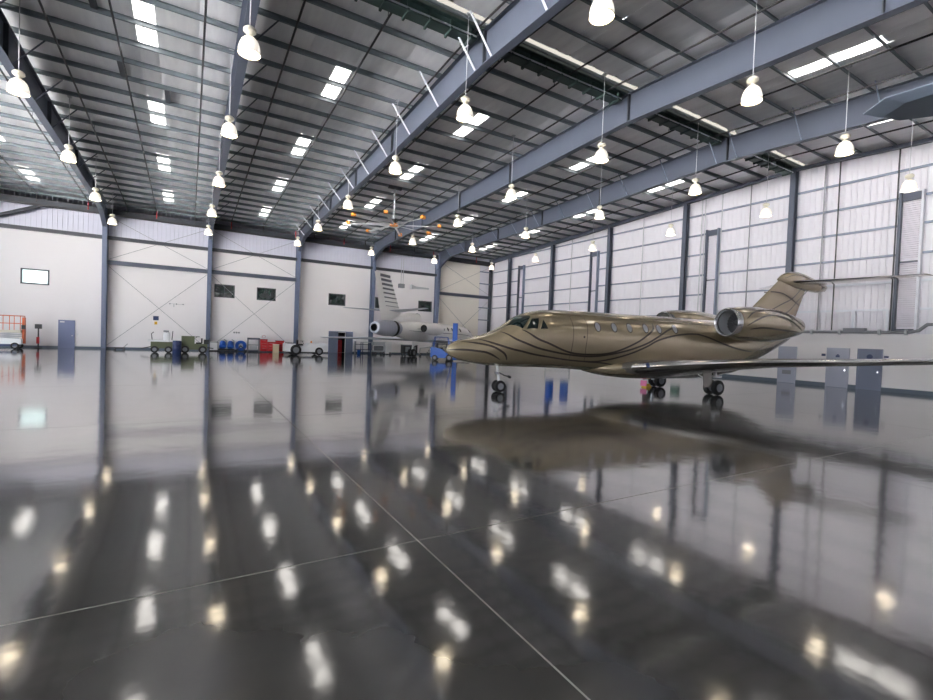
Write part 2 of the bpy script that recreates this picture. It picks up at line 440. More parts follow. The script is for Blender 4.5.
# doors
def door(n, plane, c, w, h, m, vent=False, handle=-1):
    o = struct(thing('door_%d' % n, None, None))
    def b(u0, u1, d0, d1, z0, z1, name, mt, par=None):
        q = bx(u0, u1, YB-d1, YB-d0, z0, z1) if plane == 'B' else bx(XR-.06-d1, XR-.06-d0, u0, u1, z0, z1)
        return q.build(name, mt, par or o)
    b(c-w/2-.06, c-w/2, 0, .07, 0, h+.06, 'door_frame', m); b(c+w/2, c+w/2+.06, 0, .07, 0, h+.06, 'door_frame', m)
    b(c-w/2, c+w/2, 0, .07, h, h+.06, 'door_frame', m)
    leaf = b(c-w/2, c+w/2, .01, .05, .01, h, 'door_leaf', m)
    hy = c+handle*(w/2-.1)
    b(hy-.035, hy+.035, .05, .12, .98, 1.06, 'door_handle', M['chrome'], leaf)
    if vent: b(c-.25, c+.25, .05, .06, .55, .8, 'door_vent', M['grey'], leaf)
    return o, leaf, b
o, leaf, b = door(1, 'B', -8.48, .92, 2.2, M['door_blue'], handle=1)
b(-8.9, -8.62, .05, .055, 2.06, 2.16, 'door_sign', M['white'], leaf)
b(-7.86, -7.74, 0, .04, 1.05, 1.2, 'wall_switch', M['white'], o)
door(2, 'R', 14.93, .92, 2.22, M['door_grey'], vent=True)
o, leaf, b = door(3, 'R', 12.28, .98, 2.22, M['door_grey'])
b(12.18, 12.38, .05, .056, 1.74, 1.86, 'door_sign', M['blue_dk'], leaf); b(12.23, 12.33, .05, .056, 1.86, 1.92, 'door_sign', M['blue_dk'], leaf)
b(12.9, 13.1, 0, .02, 1.78, 1.92, 'wall_sign', M['blue_dk'], o)
o, leaf, b = door(4, 'R', 10.8, 1.0, 2.22, M['door_slate'])
sg = MB().cyl((XR-.11, 10.8, 1.84), (XR-.122, 10.8, 1.84), .14, n=20).build('door_sign', M['blue_dk'], leaf)
b(10.0, 10.2, 0, .02, 1.82, 1.92, 'wall_sign', M['blue_dk'], o)
# double door in the back wall, one leaf swung wide, dark store room behind
o = struct(thing('door_5', None, None))
MB().box(12.42, 12.48, YB-.08, YB, 0, 2.2).box(14.9, 14.96, YB-.08, YB, 0, 2.2).box(12.42, 14.96, YB-.08, YB, 2.2, 2.26).build('door_frame', M['door_blue'], o)
lf = bx(12.48, 13.4, YB-.06, YB-.01, .01, 2.2).build('door_leaf', M['door_slate'], o)
lf2 = bx(14.2, 14.9, YB-.06, YB-.01, .01, 2.2).build('door_leaf', M['door_slate'], o)
bx(14.3, 14.37, YB-.1, YB-.06, 1, 1.08).build('door_handle', M['chrome'], lf2); bx(13.26, 13.33, YB-.1, YB-.06, 1, 1.08).build('door_handle', M['chrome'], lf)
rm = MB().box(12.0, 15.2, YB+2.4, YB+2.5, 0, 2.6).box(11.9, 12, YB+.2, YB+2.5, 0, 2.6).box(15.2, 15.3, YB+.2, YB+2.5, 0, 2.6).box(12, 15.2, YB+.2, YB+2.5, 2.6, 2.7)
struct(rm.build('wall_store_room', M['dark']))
t = thing('store_cabinet', 'dark red cabinet inside the dark doorway of the back wall', 'cabinet', (13.75, YB+1.2, 0))
bx(-.35, .35, -.3, .3, 0, 1.35).build('body', M['red'], t); bx(-.33, .33, -.32, -.3, .1, 1.3).build('cabinet_door', M['red'], t)
# ------------------------------------------------------------------ steel frames
def ord_(k): return ['first','second','third','fourth','fifth','sixth','seventh','eighth','ninth','tenth','eleventh','twelfth','thirteenth','fourteenth','fifteenth','sixteenth'][k]
def rafter_bot(y):
    o = abs(y-YRIDGE)
    d = 1.27 if o < 11 else 1.27-.25*min(1, (o-11)/14)
    if o > 30.2: d += 1.05*((o-30.2)/3.4)**1.7
    return zr(y)-d
RB = {-1: 'at the left end wall above the open hangar door', 0: 'beyond the left edge beside the open door', 1: 'ending at the leftmost back wall column, very dark underside', 2: 'ending at the second back wall column from the left', 3: 'ending at the middle back wall column, with pale flange braces', 4: 'ending at the back wall column behind the striped tail', 5: 'ending at the back wall column nearest the corner'}
for i in range(0, 6):
    X = FX[i+1]
    t = thing('roof_rafter', ('deep blue-grey steel roof rafter ' + RB[i]), 'rafter', group='main roof rafters')
    for s in (1, -1):
        ys = [YRIDGE+s*33.6*k/48 for k in range(49)]
        top = []; bot = []; web = []
        for y in ys:
            z1, z0 = zr(y), rafter_bot(y)
            top.append([(X-.16, y, z1-.03), (X+.16, y, z1-.03), (X+.16, y, z1), (X-.16, y, z1)])
            bot.append([(X-.16, y, z0), (X+.16, y, z0), (X+.16, y, z0+.03), (X-.16, y, z0+.03)])
            web.append([(X-.01, y, z0+.03), (X+.01, y, z0+.03), (X+.01, y, z1-.03), (X-.01, y, z1-.03)])
        MB().loft(web).build('web', M['steel'], t)
        MB().loft(top).build('flange', M['steel'], t); MB().loft(bot).build('flange', M['steel'], t)
        for o in (.01, 9.0, 15.2, 21.5, 27.5):
            y = YRIDGE+s*o
            bx(X-.15, X+.15, y-.02, y+.02, rafter_bot(y)+.03, zr(y)-.03).build('stiffener', M['steel_dark'], t)
        for k, o in enumerate(OFFS):
            if o > 32 or k % 2: continue
            y = YRIDGE+s*o
            side = -1 if i in (3, 5) else 1
            MB().tube([(X+side*.1, y, rafter_bot(y)+.04), (X+side*1.05, y, zr(y)+.02)], .04 if i == 3 else .028, 5).build('flange_brace', M['girt_white'] if i == 3 else (M['girt'] if i == 5 else M['steel']), t)
CN = ['standing left of the blue door', 'leftmost in view', 'second from the left, behind the blue pumps', 'third from the left, behind the white tug', 'behind the striped tail of the white jet', 'nearest the corner, above the white jet', '']
def h_column(name, X, Y, along, z1, d0, d1, fw_, m, label, group):
    """I-section: web plane along 'Y' or 'X', depth d0 at base, d1 at top"""
    t = thing(name, label, 'column', (X, Y, 0), group=group)
    def q(u0, u1, v0, v1, uu0, uu1, za, zb):
        # u along web depth, v across
        P = [(u0, v0, za), (u1, v0, za), (u1, v1, za), (u0, v1, za), (uu0, v0, zb), (uu1, v0, zb), (uu1, v1, zb), (uu0, v1, zb)]
        if along == 'Y': P = [(b_, -a_, c_) for a_, b_, c_ in P]
        return MB().add(P, [(3,2,1,0),(4,5,6,7),(0,1,5,4),(1,2,6,5),(2,3,7,6),(3,0,4,7)])
    q(.03, d0-.03, -.01, .01, .03, d1-.03, .02, z1).build('web', m, t)
    q(0, .03, -fw_/2, fw_/2, 0, .03, .02, z1).build('flange', m, t)
    q(d0-.03, d0, -fw_/2, fw_/2, d1-.03, d1, .02, z1).build('flange', m, t)
    q(-.05, d0+.08, -fw_/2-.05, fw_/2+.05, -.05, d0+.08, 0, .02).build('base_plate', M['steel_dark'], t)
    return t
for i in range(0, 6):
    h_column('steel_column', FX[i+1], YB-.03, 'Y', 11.5, .5, .95, .32, M['steel_col'], 'blue-grey steel column on the back wall, ' + CN[i] if i > 0 else ('blue-grey steel column beyond the scissor lift by the back wall' if i == 0 else 'blue-grey steel column at the far left end of the back wall'), 'back wall columns')
h_column('corner_column', 32.05, YB-.05, 'Y', 11.6, .3, .3, .3, M['steel_dark'], 'dark steel column in the corner of back and right walls', 'endwall columns')
RN = ['nearest the corner', 'second from the corner', 'third from the corner', 'fourth from the corner', 'fifth from the corner, above the tail fin']
for k, y in enumerate(CY[:5]):
    t = thing('wall_column', 'dark blue steel column on the right wall, ' + RN[k], 'column', (XR-.05, y, 0), group='endwall columns')
    z1 = zr(y)-.1-.28*abs(y-YRIDGE)/30
    MB().box(-.45, -.13, -.012, .012, 3.12, z1).build('web', M['steel'], t)
    MB().box(-.47, -.44, -.16, .16, 3.12, z1).build('flange', M['steel'], t)
    MB().box(-.14, -.11, -.16, .16, 3.12, z1).build('flange', M['steel'], t)

# sprinkler pipes under the purlins
PIPX = [-10.2, -7.1, -4.6, -2.55, .26, 3.1, 5.77, 8.68, 10.45, 13.4, 15.62, 18.4, 21.2, 23.6, 26.1, 29.3]
for k, X in enumerate(PIPX):
    t = thing('sprinkler_pipe', 'thin black sprinkler pipe under the roof purlins, ' + (ord_(k) + ' from the left' if k < 8 else ord_(15-k) + ' from the right wall'), 'pipe', group='sprinkler pipes')
    pts = [(X, YRIDGE+o, zr(YRIDGE+o)-.1) for o in (-33, -22, -11, 0, 11, 22, 33)]
    MB().tube(pts, .04, 6).build('pipe', M['pipe'], t)
    for o in (-9.5, 1.2, 9.5, 17.5, 25.5):
        y = YRIDGE+o
        MB().tube([(X, y, zr(y)-.1), (X, y, zr(y)+.15)], .015, 4).build('hanger', M['pipe'], t)
    yb = YRIDGE+33
    MB().tube([(X, yb, zr(yb)-.1), (X, yb, zr(yb)-.75)], .04, 6).build('drop', M['red'] if k % 2 else M['pipe'], t)
t = thing('sprinkler_main', 'black sprinkler main running along the eave of the back wall', 'pipe')
MB().tube([(XL+.4, YB-.85, zr(YB)-.82), (XR-.6, YB-.85, zr(YB)-.82)], .06, 6).build('pipe', M['pipe'], t)

# short trapeze hangers / dark blocking between purlins seen in the left bays
for k, (X, o) in enumerate(((-3.1, 5.8), (-2.7, 10.3), (-1.1, 11.8))):
    y = YRIDGE+o
    bx(X-.1, X+.1, y-.7, y+.7, zr(y)+.05, zr(y)+.17).build('purlin_blocking', M['steel_dark'], ceiling)

# ------------------------------------------------------------------ pendant lamps
LAMPS = {'A': [(18.5,86.6),(68.6,156),(95.4,196.3),(112.3,221)],
 'B': [(249.5,46.3),(229.4,129.7),(219,181.2),(212,212.4),(208.5,231.5)],
 'C': [(602,8),(465,112.3),(395.4,167.5),(348,204),(318,227),(297.7,242.6)],
 'D': [(752,94.3),(601.3,155.5),(511.2,194),(457.7,222.3),(412.6,241.2),(371.3,252.3)],
 'E': [(844.7,148),(695.2,189),(599.6,214.3),(525.7,234.3),(472.2,248.9),(434.3,260.4)],
 'F': [(909,185.5),(765.9,212.4),(670.6,231.7),(592.6,247.2),(535.5,258.8),(491.6,267.2)]}
ROWN = {'A': 'leftmost row', 'B': 'second row from the left', 'C': 'third row from the left', 'D': 'fourth row from the left', 'E': 'second row from the right wall', 'F': 'row beside the right wall'}
dome = []; prof = [(.07,.25),(.15,.22),(.22,.14),(.265,.03),(.29,-.09),(.298,-.21)]
lm_dome = MB().lathe(prof, n=20).mesh('glass_dome', M['lamp_glass'], True)
lm_lens = MB().lathe([(.29,-.205),(.2,-.222),(.0005,-.23)], n=20).mesh('lens', M['lamp_lens'], True)
lm_rim = MB().lathe([(.286,-.225),(.3,-.22),(.3,-.195),(.288,-.19)], n=20).mesh('rim', M['lamp_rib'], True)
lm_neck = MB().lathe([(.09,.24),(.09,.28),(.06,.30),(.06,.33),(.13,.36),(.17,.40),(.17,.47),(.12,.52),(.03,.54),(.012,.56)], n=16).mesh('ballast_housing', M['offwhite'], True)
for r, lst in LAMPS.items():
    for k, (px, py) in enumerate(lst):
        P = at_z(px, py, 10.0)
        n = len(lst)-1-k
        where = 'nearest the back wall' if n == 0 else ord_(n)+' from the back wall'
        t = thing('pendant_lamp', 'dome pendant lamp, %s, %s' % (ROWN[r], where), 'lamp', P, group='pendant lamps under the roof')
        link('glass_dome', lm_dome, t); link('rim', lm_rim, t); link('lens', lm_lens, t); link('ballast_housing', lm_neck, t)
        L = zr(P.y)+.2-10.0
        MB().tube([(0,0,.54),(0,0,L)], .014, 5).build('rod', M['grey_light'], t)
        MB().box(-.08,.08,-.08,.08,L-.06,L).build('ceiling_plate', M['grey_light'], t)

# ------------------------------------------------------------------ ceiling fan with orange tips
F0 = Vector((12.46, 31.83, 9.93))
t = thing('ceiling_fan', 'large white ceiling fan with orange winglet tips hanging by the third lamp row', 'fan', F0)
MB().tube([(0,0,.3),(0,0,zr(F0.y)+.2-F0.z)], .05, 8).build('down_rod', M['grey_light'], t)
MB().box(-.5,.5,-.08,.08,zr(F0.y)-F0.z-.05,zr(F0.y)-F0.z+.15).build('mount', M['steel_dark'], t)
MB().cyl((0,0,.1),(0,0,.42),.16,n=14).build('motor', M['black'], t)
MB().cyl((0,0,-.06),(0,0,.1),.3,n=16).build('hub', M['amber'], t)
for k in range(8):
    a = 2*pi*k/8+.25
    b_ = MB().cbox((cos(a)*1.75, sin(a)*1.75, 0), (2.9, .17, .03), a, 0, .25).build('blade', M['white'], t)
    MB().cbox((cos(a)*3.28, sin(a)*3.28, .05), (.24, .26, .2), a).build('blade_tip', M['amber'], b_)

# ------------------------------------------------------------------ pipe run above the low right wall
t = thing('wall_pipe', 'dark pipe with flanged valves running along top of the low right wall', 'pipe')
MB().tube([(XR-.25, 30, 3.2), (XR-.25, 9.2, 3.2), (XR-.25, 8.8, 3.3), (XR-.25, 8.5, 3.6), (XR-.25, 6.5, 3.65)], .085, 10).build('pipe', M['grey'], t, True)
for y in (14.6, 13.6, 12.2, 10.4, 9.3, 17, 20, 24):
    MB().cyl((XR-.25, y-.05, 3.2), (XR-.25, y+.05, 3.2), .15, n=12).build('flange', M['grey_light'], t)
MB().box(XR-.4, XR-.1, 11.0, 12.0, 3.25, 3.42).build('valve_body', M['grey'], t)

# ------------------------------------------------------------------ jets
def interp(tab, x):
    t = sorted(tab)
    if x <= t[0][0]: return t[0][1]
    if x >= t[-1][0]: return t[-1][1]
    n = len(t)
    for i in range(n-1):
        if t[i][0] <= x <= t[i+1][0]: break
    def sl(a):
        if a == 0: return (t[1][1]-t[0][1])/(t[1][0]-t[0][0])
        if a == n-1: return (t[-1][1]-t[-2][1])/(t[-1][0]-t[-2][0])
        d0 = (t[a][1]-t[a-1][1])/(t[a][0]-t[a-1][0]); d1 = (t[a+1][1]-t[a][1])/(t[a+1][0]-t[a][0])
        return 0 if d0*d1 <= 0 else 2*d0*d1/(d0+d1)
    hh = t[i+1][0]-t[i][0]; u = (x-t[i][0])/hh
    m0, m1 = sl(i)*hh, sl(i+1)*hh
    return (2*u**3-3*u*u+1)*t[i][1]+(u**3-2*u*u+u)*m0+(-2*u**3+3*u*u)*t[i+1][1]+(u**3-u*u)*m1
def body_surf(ZT, ZB, HW):
    def f(x, th):
        zt, zb, hw = interp(ZT, x), interp(ZB, x), interp(HW, x)
        return Vector((x, hw*sin(th), (zt+zb)/2+(zt-zb)/2*cos(th)))
    return f
def loft_body(surf, xs, n=40):
    return MB().loft([[surf(x, 2*pi*k/n) for k in range(n)] for x in xs])
def nrm(surf, x, th):
    e = .01; a = surf(x+e, th)-surf(x-e, th); b = surf(x, th+e)-surf(x, th-e)
    v = a.cross(b); v.normalize()
    c = surf(x, th)-(surf(x, 0)+surf(x, pi))/2
    return v if v.dot(c) > 0 else -v
def catmull(pts, m=6):
    out = []
    for i in range(len(pts)-1):
        p0, p1, p2, p3 = pts[max(i-1,0)], pts[i], pts[i+1], pts[min(i+2,len(pts)-1)]
        for k in range(m):
            u = k/m
            out.append(tuple(.5*((2*b)+(-a+c)*u+(2*a-5*b+4*c-d)*u*u+(-a+3*b-3*c+d)*u**3) for a, b, c, d in zip(p0, p1, p2, p3)))
    return out+[pts[-1]]
def ribbon(surf, pts, w, side=1, off=.006, m=6):
    """narrow painted band lying on a surface; pts = (station, angle in degrees)"""
    cv = catmull(pts, m); P = [surf(x, R(a)) for x, a in cv]; N = [nrm(surf, x, R(a)) for x, a in cv]
    mb = MB(); vs = []
    for i in range(len(P)):
        t = (P[min(i+1,len(P)-1)]-P[max(i-1,0)]).normalized(); b = N[i].cross(t).normalized()
        ww = w*(.35+.65*min(1, min(i, len(P)-1-i)/5))
        for s in (-.5, .5):
            q = P[i]+b*ww*s+N[i]*off; vs.append((q.x, q.y*side, q.z))
    mb.add(vs, [(2*i, 2*i+1, 2*i+3, 2*i+2) for i in range(len(P)-1)])
    return mb
def patch(surf, poly, side=1, off=.008, rings=4, m=6):
    """closed outline in (station, degrees) filled as a skin lying on the surface"""
    cv = []
    for i in range(len(poly)):
        a, b = poly[i], poly[(i+1) % len(poly)]
        cv += [(a[0]+(b[0]-a[0])*k/m, a[1]+(b[1]-a[1])*k/m) for k in range(m)]
    cx = sum(c[0] for c in cv)/len(cv); ca = sum(c[1] for c in cv)/len(cv)
    R_ = []
    for r in range(rings, -1, -1):
        u = max(r/rings, .02)
        ring = []
        for x, a in cv:
            xx, aa = cx+(x-cx)*u, R(ca+(a-ca)*u); q = surf(xx, aa)+nrm(surf, xx, aa)*off
            ring.append((q.x, q.y*side, q.z))
        R_.append(ring)
    return MB().loft(R_, False, True)
def airfoil(le, chord, th, lat, z, n=9, vertical=False, twist=0):
    """closed section; le = x of leading edge (x forward), extends aft"""
    us = [(1-cos(pi*k/n))/2 for k in range(n+1)]
    yt = lambda u: th*1.9*(.2969*math.sqrt(u)-.126*u-.3516*u*u+.2843*u**3-.1015*u**4)*2.6
    up_ = [(u, yt(u)*.5) for u in us]; lo = [(u, -yt(u)*.5) for u in us[1:-1]][::-1]
    pts = []
    for u, t in up_+lo:
        x = le-u*chord
        t *= 2
        pts.append((x, lat+t, z) if vertical else (x, lat, z+t))
    return pts
def wing(secs, vertical=False):
    return MB().loft([airfoil(*s, vertical=vertical) for s in secs])
def le_strip(secs, frac=.05, grow=.012):
    mb = MB(); rings = []
    for le, ch, th, lat, z in secs:
        pts = airfoil(le, ch, th, lat, z, 18)
        n = 18
        sel = [pts[i] for i in (3,2,1,0)]+[pts[-1],pts[-2],pts[-3]]
        cx = le-ch*.06
        rings.append([(p[0]+grow, p[1], z+(p[2]-z)*1.06) for p in sel])
    return mb.loft(rings, False, False, closed=False)
def wheel(name, c, r, w, parent, n=20):
    x, y, z = c
    tyre = MB().lathe([(r*.55,-w*.5),(r*.85,-w*.5),(r*.97,-w*.36),(r,-w*.15),(r,w*.15),(r*.97,w*.36),(r*.85,w*.5),(r*.55,w*.5)], (x,y,z), 'Y', n).build(name, M['black'], parent, True)
    MB().lathe([(.001,w*.30),(r*.18,w*.40),(r*.3,w*.34),(r*.5,w*.36),(r*.56,w*.46),(r*.56,-w*.46),(r*.5,-w*.36),(r*.3,-w*.34),(r*.18,-w*.40),(.001,-w*.30)], (x,y,z), 'Y', n).build('rim', M['grey'], tyre if tyre.parent and tyre.parent.parent is None else parent, True)
    return tyre

ZT = [(11.58,1.57),(11.5,1.72),(11.3,1.86),(11.0,1.96),(10.5,2.07),(9.9,2.26),(9.3,2.56),(8.75,2.93),(8.3,3.11),(7.4,3.25),(5.7,3.29),(2,3.3),(-1.5,3.28),(-4,3.25),(-6,3.2),(-7.2,3.1),(-7.6,3.0)]
ZB = [(11.58,1.53),(11.5,1.40),(11.3,1.28),(11.0,1.18),(10.4,1.07),(9.7,1.0),(8.5,.97),(7.1,.95),(5.2,.86),(2,.82),(-1.5,.86),(-3.2,1.05),(-4.5,1.5),(-6.4,2.3),(-7.2,2.7),(-7.6,2.95)]
HW = [(11.58,.02),(11.5,.17),(11.3,.3),(11.0,.42),(10.4,.58),(9.7,.74),(8.7,.9),(7.5,1.0),(5,1.04),(0,1.04),(-2.5,.98),(-4.5,.75),(-6.4,.45),(-7.2,.2),(-7.6,.04)]
STR = [
 [(11.56,90),(10.99,88),(10.39,95),(10.06,106),(9.67,128)],
 [(11.11,37),(10.51,59),(10.06,77),(9.73,96),(9.52,112),(9.4,131)],
 [(10.45,38),(9.97,68),(9.31,97),(8.56,117),(7.69,127),(6.76,133),(5.86,133),(5.17,128),(4.12,113),(3.22,96),(2.56,82),(1.45,70),(.46,66),(-.2,71),(-1.1,83),(-2.09,94),(-3.2,104)],
 [(9.61,32),(9.13,76),(8.5,101),(7.78,113),(6.88,120),(5.95,121),(5.08,115),(4.18,105),(3.22,90),(2.56,75),(1.78,57),(1.4,60)],
 [(8.89,59),(8.38,85),(7.84,98),(7.18,111),(6.58,117),(5.68,116),(4.81,109),(3.88,92),(3.31,78),(2.8,61),(2.72,45)],
 [(6.6,133),(5.83,134),(5.08,135),(4.06,144),(2.9,156)]]
JM = Vector((19.515, 13.29, 0)); JH = R(180-8.58)

def business_jet():
    t = thing('business_jet', 'taupe brown business jet with dark swirling stripes parked facing left', 'airplane', JM, JH)
    fs = body_surf(ZT, ZB, HW)
    xs = [11.58,11.55,11.5,11.42,11.3,11.15,11.0,10.75,10.5,10.2,9.9,9.6,9.3,9.0,8.75,8.5,8.3,8,7.7,7.4]+[7-.5*k for k in range(29)]+[-7.3,-7.6]
    body = loft_body(fs, xs, 48).build('fuselage', M['jet'], t, True)
    for side in (1, -1):
        for q in STR: ribbon(fs, q, .075, side).build('stripe', M['jet_stripe'], body)
        patch(fs, [(9.27,16),(8.8,3),(8.42,33),(8.86,57)], side, m=8).build('windshield', M['glass_dark'], body, True)
        patch(fs, [(8.71,61),(8.41,40),(8.14,43),(8.30,67)], side).build('cockpit_window', M['glass_dark'], body, True)
        patch(fs, [(8.17,68),(7.99,48),(7.88,69)], side).build('cockpit_window', M['glass_dark'], body, True)
        for k, (x, a) in enumerate([(5.62,62),(4.81,61),(4.03,60),(3.19,59),(2.47,59),(1.57,57)]):
            ov = lambda rx, ra: [(x+rx*cos(2*pi*q/14), a+ra*sin(2*pi*q/14)) for q in range(14)]
            w_ = patch(fs, ov(.15, 11), side, m=1, off=.006).build('cabin_window', M['jet_stripe'], body, True)
            patch(fs, ov(.115, 8.8), side, m=1, off=.011, rings=2).build('pane', M['grey'], body, True)
    # passenger door outline (left side only)
    for q in ([(6.79,40),(6.76,63),(6.79,83),(6.82,105),(6.79,133)], [(6.13,40),(6.1,61),(6.16,82),(6.19,106),(6.07,133)], [(6.79,40),(6.62,37),(6.3,37),(6.13,40)]):
        ribbon(fs, q, .03).build('door_seam', M['jet_line'], body)
    patch(fs, [(6.34,82),(6.34,86),(6.26,86),(6.26,82)], off=.012).build('door_handle', M['jet_stripe'], body)
    # belly fairing
    bf = body_surf([(5.6,1.1),(4.6,1.35),(3,1.5),(-1,1.5),(-3,1.45),(-4,1.4)], [(5.6,.85),(4.6,.66),(3,.54),(.5,.55),(-1.5,.7),(-3,1.0),(-4,1.35)], [(5.6,.1),(5,.6),(4.2,1.0),(3,1.22),(-1,1.22),(-3,.9),(-4,.2)])
    loft_body(bf, [5.6,5.3,5,4.6,4.2,3.6,3,2,1,0,-1,-2,-3,-3.6,-4], 32).build('belly_fairing', M['jet'], t, True)
    # wings
    for side in (1, -1):
        secs = [(4.6,7.2,.78,.7,1.02),(4.1,6.2,.70,1.2,1.08),(2.95,4.6,.50,2.4,1.27),(1.35,3.4,.34,4.1,1.5),(-2.75,1.25,.12,9.7,1.96)]
        secs = [(a, b, c, d*side, e) for a, b, c, d, e in secs]
        w_ = wing(secs).build('wing', M['jet_belly'], t, True)
        le_strip(secs[1:]).build('leading_edge', M['chrome'], w_, True)
        if side == 1:
            MB().lathe([(.001,.06),(.05,.055),(.1,.02),(.11,0)], (0,0,0), 'X', 12).build('wing_light', M['blue_dk'], w_).location = (3.66, 1.62, 1.2)
    # engines
    for side in (1, -1):
        c = (0, 1.78*side, 3.1)
        ns = lambda x, th: Vector((x, c[1]+interp([(-.42,.61),(-.9,.70),(-2.0,.76),(-3.2,.71),(-4.2,.56),(-4.85,.40)], x)*sin(th)*side, c[2]+interp([(-.42,.63),(-.9,.70),(-2.0,.76),(-3.2,.71),(-4.2,.56),(-4.85,.40)], x)*cos(th)))
        na = MB().loft([[ns(x, 2*pi*k/36) for k in range(36)] for x in (-.42,-.6,-.9,-1.4,-2,-2.6,-3.2,-3.7,-4.1,-4.5,-4.85)], False, False).build('engine_nacelle', M['jet'], t, True)
        MB().lathe([(.50,-.62),(.505,-.45),(.53,-.36),(.57,-.33),(.605,-.36),(.625,-.44),(.645,-.56)], (0,c[1],c[2]), 'X', 36).build('inlet_ring', M['chrome'], na, True)
        MB().lathe([(.50,-.5),(.50,-1.05)], (0,c[1],c[2]), 'X', 36).build('inlet_duct', M['grey'], na, True)
        fan = MB().lathe([(.001,-.72),(.06,-.78),(.12,-.95),(.14,-1.0)], (0,c[1],c[2]), 'X', 20)
        for k in range(22):
            a = 2*pi*k/22; b2 = a+.2
            fan.add([(-1.0, c[1]+.13*cos(a), c[2]+.13*sin(a)), (-1.0, c[1]+.495*cos(a), c[2]+.495*sin(a)), (-1.06, c[1]+.495*cos(b2), c[2]+.495*sin(b2)), (-1.06, c[1]+.13*cos(b2), c[2]+.13*sin(b2))], [(0,1,2,3)])
        fan.cyl((-1.08,c[1],c[2]), (-1.1,c[1],c[2]), .5, n=24)
        fan.build('fan', M['dark'], na)
        MB().lathe([(.40,-4.85),(.37,-4.83),(.33,-4.5),(.2,-4.3),(.001,-4.28)], (0,c[1],c[2]), 'X', 30).build('exhaust', M['dark'], na, True)
        pts1 = [(-.75,100),(-1.3,78),(-2.0,62),(-2.8,60),(-3.5,72),(-4.1,92),(-4.6,112)]
        pts2 = [(-.75,75),(-1.2,52),(-1.9,38),(-2.8,36),(-3.6,52),(-4.2,72),(-4.7,90)]
        pts3 = [(-.95,112),(-1.6,104),(-2.6,106),(-3.6,112),(-4.4,120)]
        for q in (pts1, pts2, pts3): ribbon(ns, q, .07).build('stripe', M['jet_stripe'], na)
        MB().loft([airfoil(-1.0, 3.6, .26, .55*side, 2.75), airfoil(-1.2, 3.2, .24, 1.2*side, 2.95)]).build('pylon', M['jet'], t, True)
    # fin, bullet, stabilisers
    fin = wing([(-1.9,5.6,.16,0,3.05),(-3.3,4.1,.30,0,3.45),(-4.1,3.5,.28,0,3.95),(-6.35,2.1,.22,0,5.75)], True).build('tail_fin', M['jet'], t, True)
    for q in ([(-4.9,3.75),(-6.1,4.3),(-7.0,4.7),(-7.8,5.4)], [(-5.3,4.9),(-6.3,4.85),(-7.5,4.35)], [(-5.6,3.8),(-6.6,3.95),(-7.4,4.6),(-8.1,5.15)]):
        cv = catmull(q, 5)
        for s in (1, -1):
            mb = MB(); vs = []
            for (x, z) in cv: vs += [(x, s*.165, z-.03), (x, s*.165, z+.03)]
            mb.add(vs, [(2*i, 2*i+1, 2*i+3, 2*i+2) for i in range(len(cv)-1)]); mb.build('stripe', M['jet_stripe'], fin)
    bs_ = body_surf([(-6.0,5.62),(-6.3,5.84),(-6.8,6.03),(-7.4,6.08),(-8.2,5.95),(-9.0,5.76),(-9.7,5.62),(-9.9,5.5)], [(-6.0,5.54),(-6.4,5.36),(-7,5.25),(-8,5.15),(-9,5.12),(-9.7,5.22),(-9.9,5.4)], [(-6.0,.03),(-6.4,.2),(-7.2,.28),(-8.4,.27),(-9.3,.2),(-9.8,.1),(-9.9,.04)])
    bl = loft_body(bs_, [-6,-6.1,-6.3,-6.6,-7,-7.4,-7.9,-8.4,-9,-9.4,-9.7,-9.85,-9.9], 24).build('tail_bullet', M['jet'], t, True)
    ribbon(bs_, [(-6.3,80),(-7,60),(-8,62),(-9,85),(-9.6,100)], .04).build('stripe', M['jet_stripe'], bl)
    for side in (1, -1):
        secs = [(-6.75,2.2,.15,.1*side,5.5),(-10.1,.95,.07,3.97*side,5.76)]
        sb = wing(secs).build('stabilizer', M['jet'], t, True)
        le_strip(secs).build('leading_edge', M['chrome'], sb, True)
    # nose gear
    ng = MB().cyl((9.4,0,.45), (9.5,0,1.1), .055, n=10).cyl((9.4,-.17,.23), (9.4,.17,.23), .03).cyl((9.4,0,.23), (9.4,0,.5), .05).build('nose_gear', M['white'], t)
    for s in (-1, 1): wheel('wheel', (9.4, .14*s, .225), .225, .12, ng)
    MB().tube([(9.42,0,.75), (9.15,0,.62), (9.0,0,.6)], .025).cyl((9.0,0,.6),(8.9,0,.55),.05).build('torque_link', M['dark'], ng)
    MB().cbox((9.5,.0,.72), (.12,.16,.1)).build('taxi_light', M['chrome'], ng)
    # main gear
    for side in (1, -1):
        y = 1.6*side
        mg = MB().cyl((.25,y,.35), (.35,y,1.15), .075, n=10).tube([(.3,y,.55),(0,y,.42),(-.05,y,.32)], .07, 8).cyl((-.05,y-.24,.32), (-.05,y+.24,.32), .04).build('main_gear', M['alu'], t)
        for s in (-1, 1): wheel('wheel', (-.02, y+.2*s, .32), .32, .2, mg, 24)
        MB().cbox((.5,y+.12*side,.72), (.5,.03,.75), 0, .06, .08*side).build('gear_door', M['jet_belly'], mg)
        MB().tube([(.3,y,.6), (1.0,y-.2*side,.98), (.6,y-.1*side,1.05)], .025).build('side_brace', M['white'], mg)
        MB().cyl((-.1,y,.75), (-.02,y,1.1), .07).cbox((-.1,y,.78), (.3,.36,.08)).build('actuator', M['white'], mg)
    return t
business_jet()

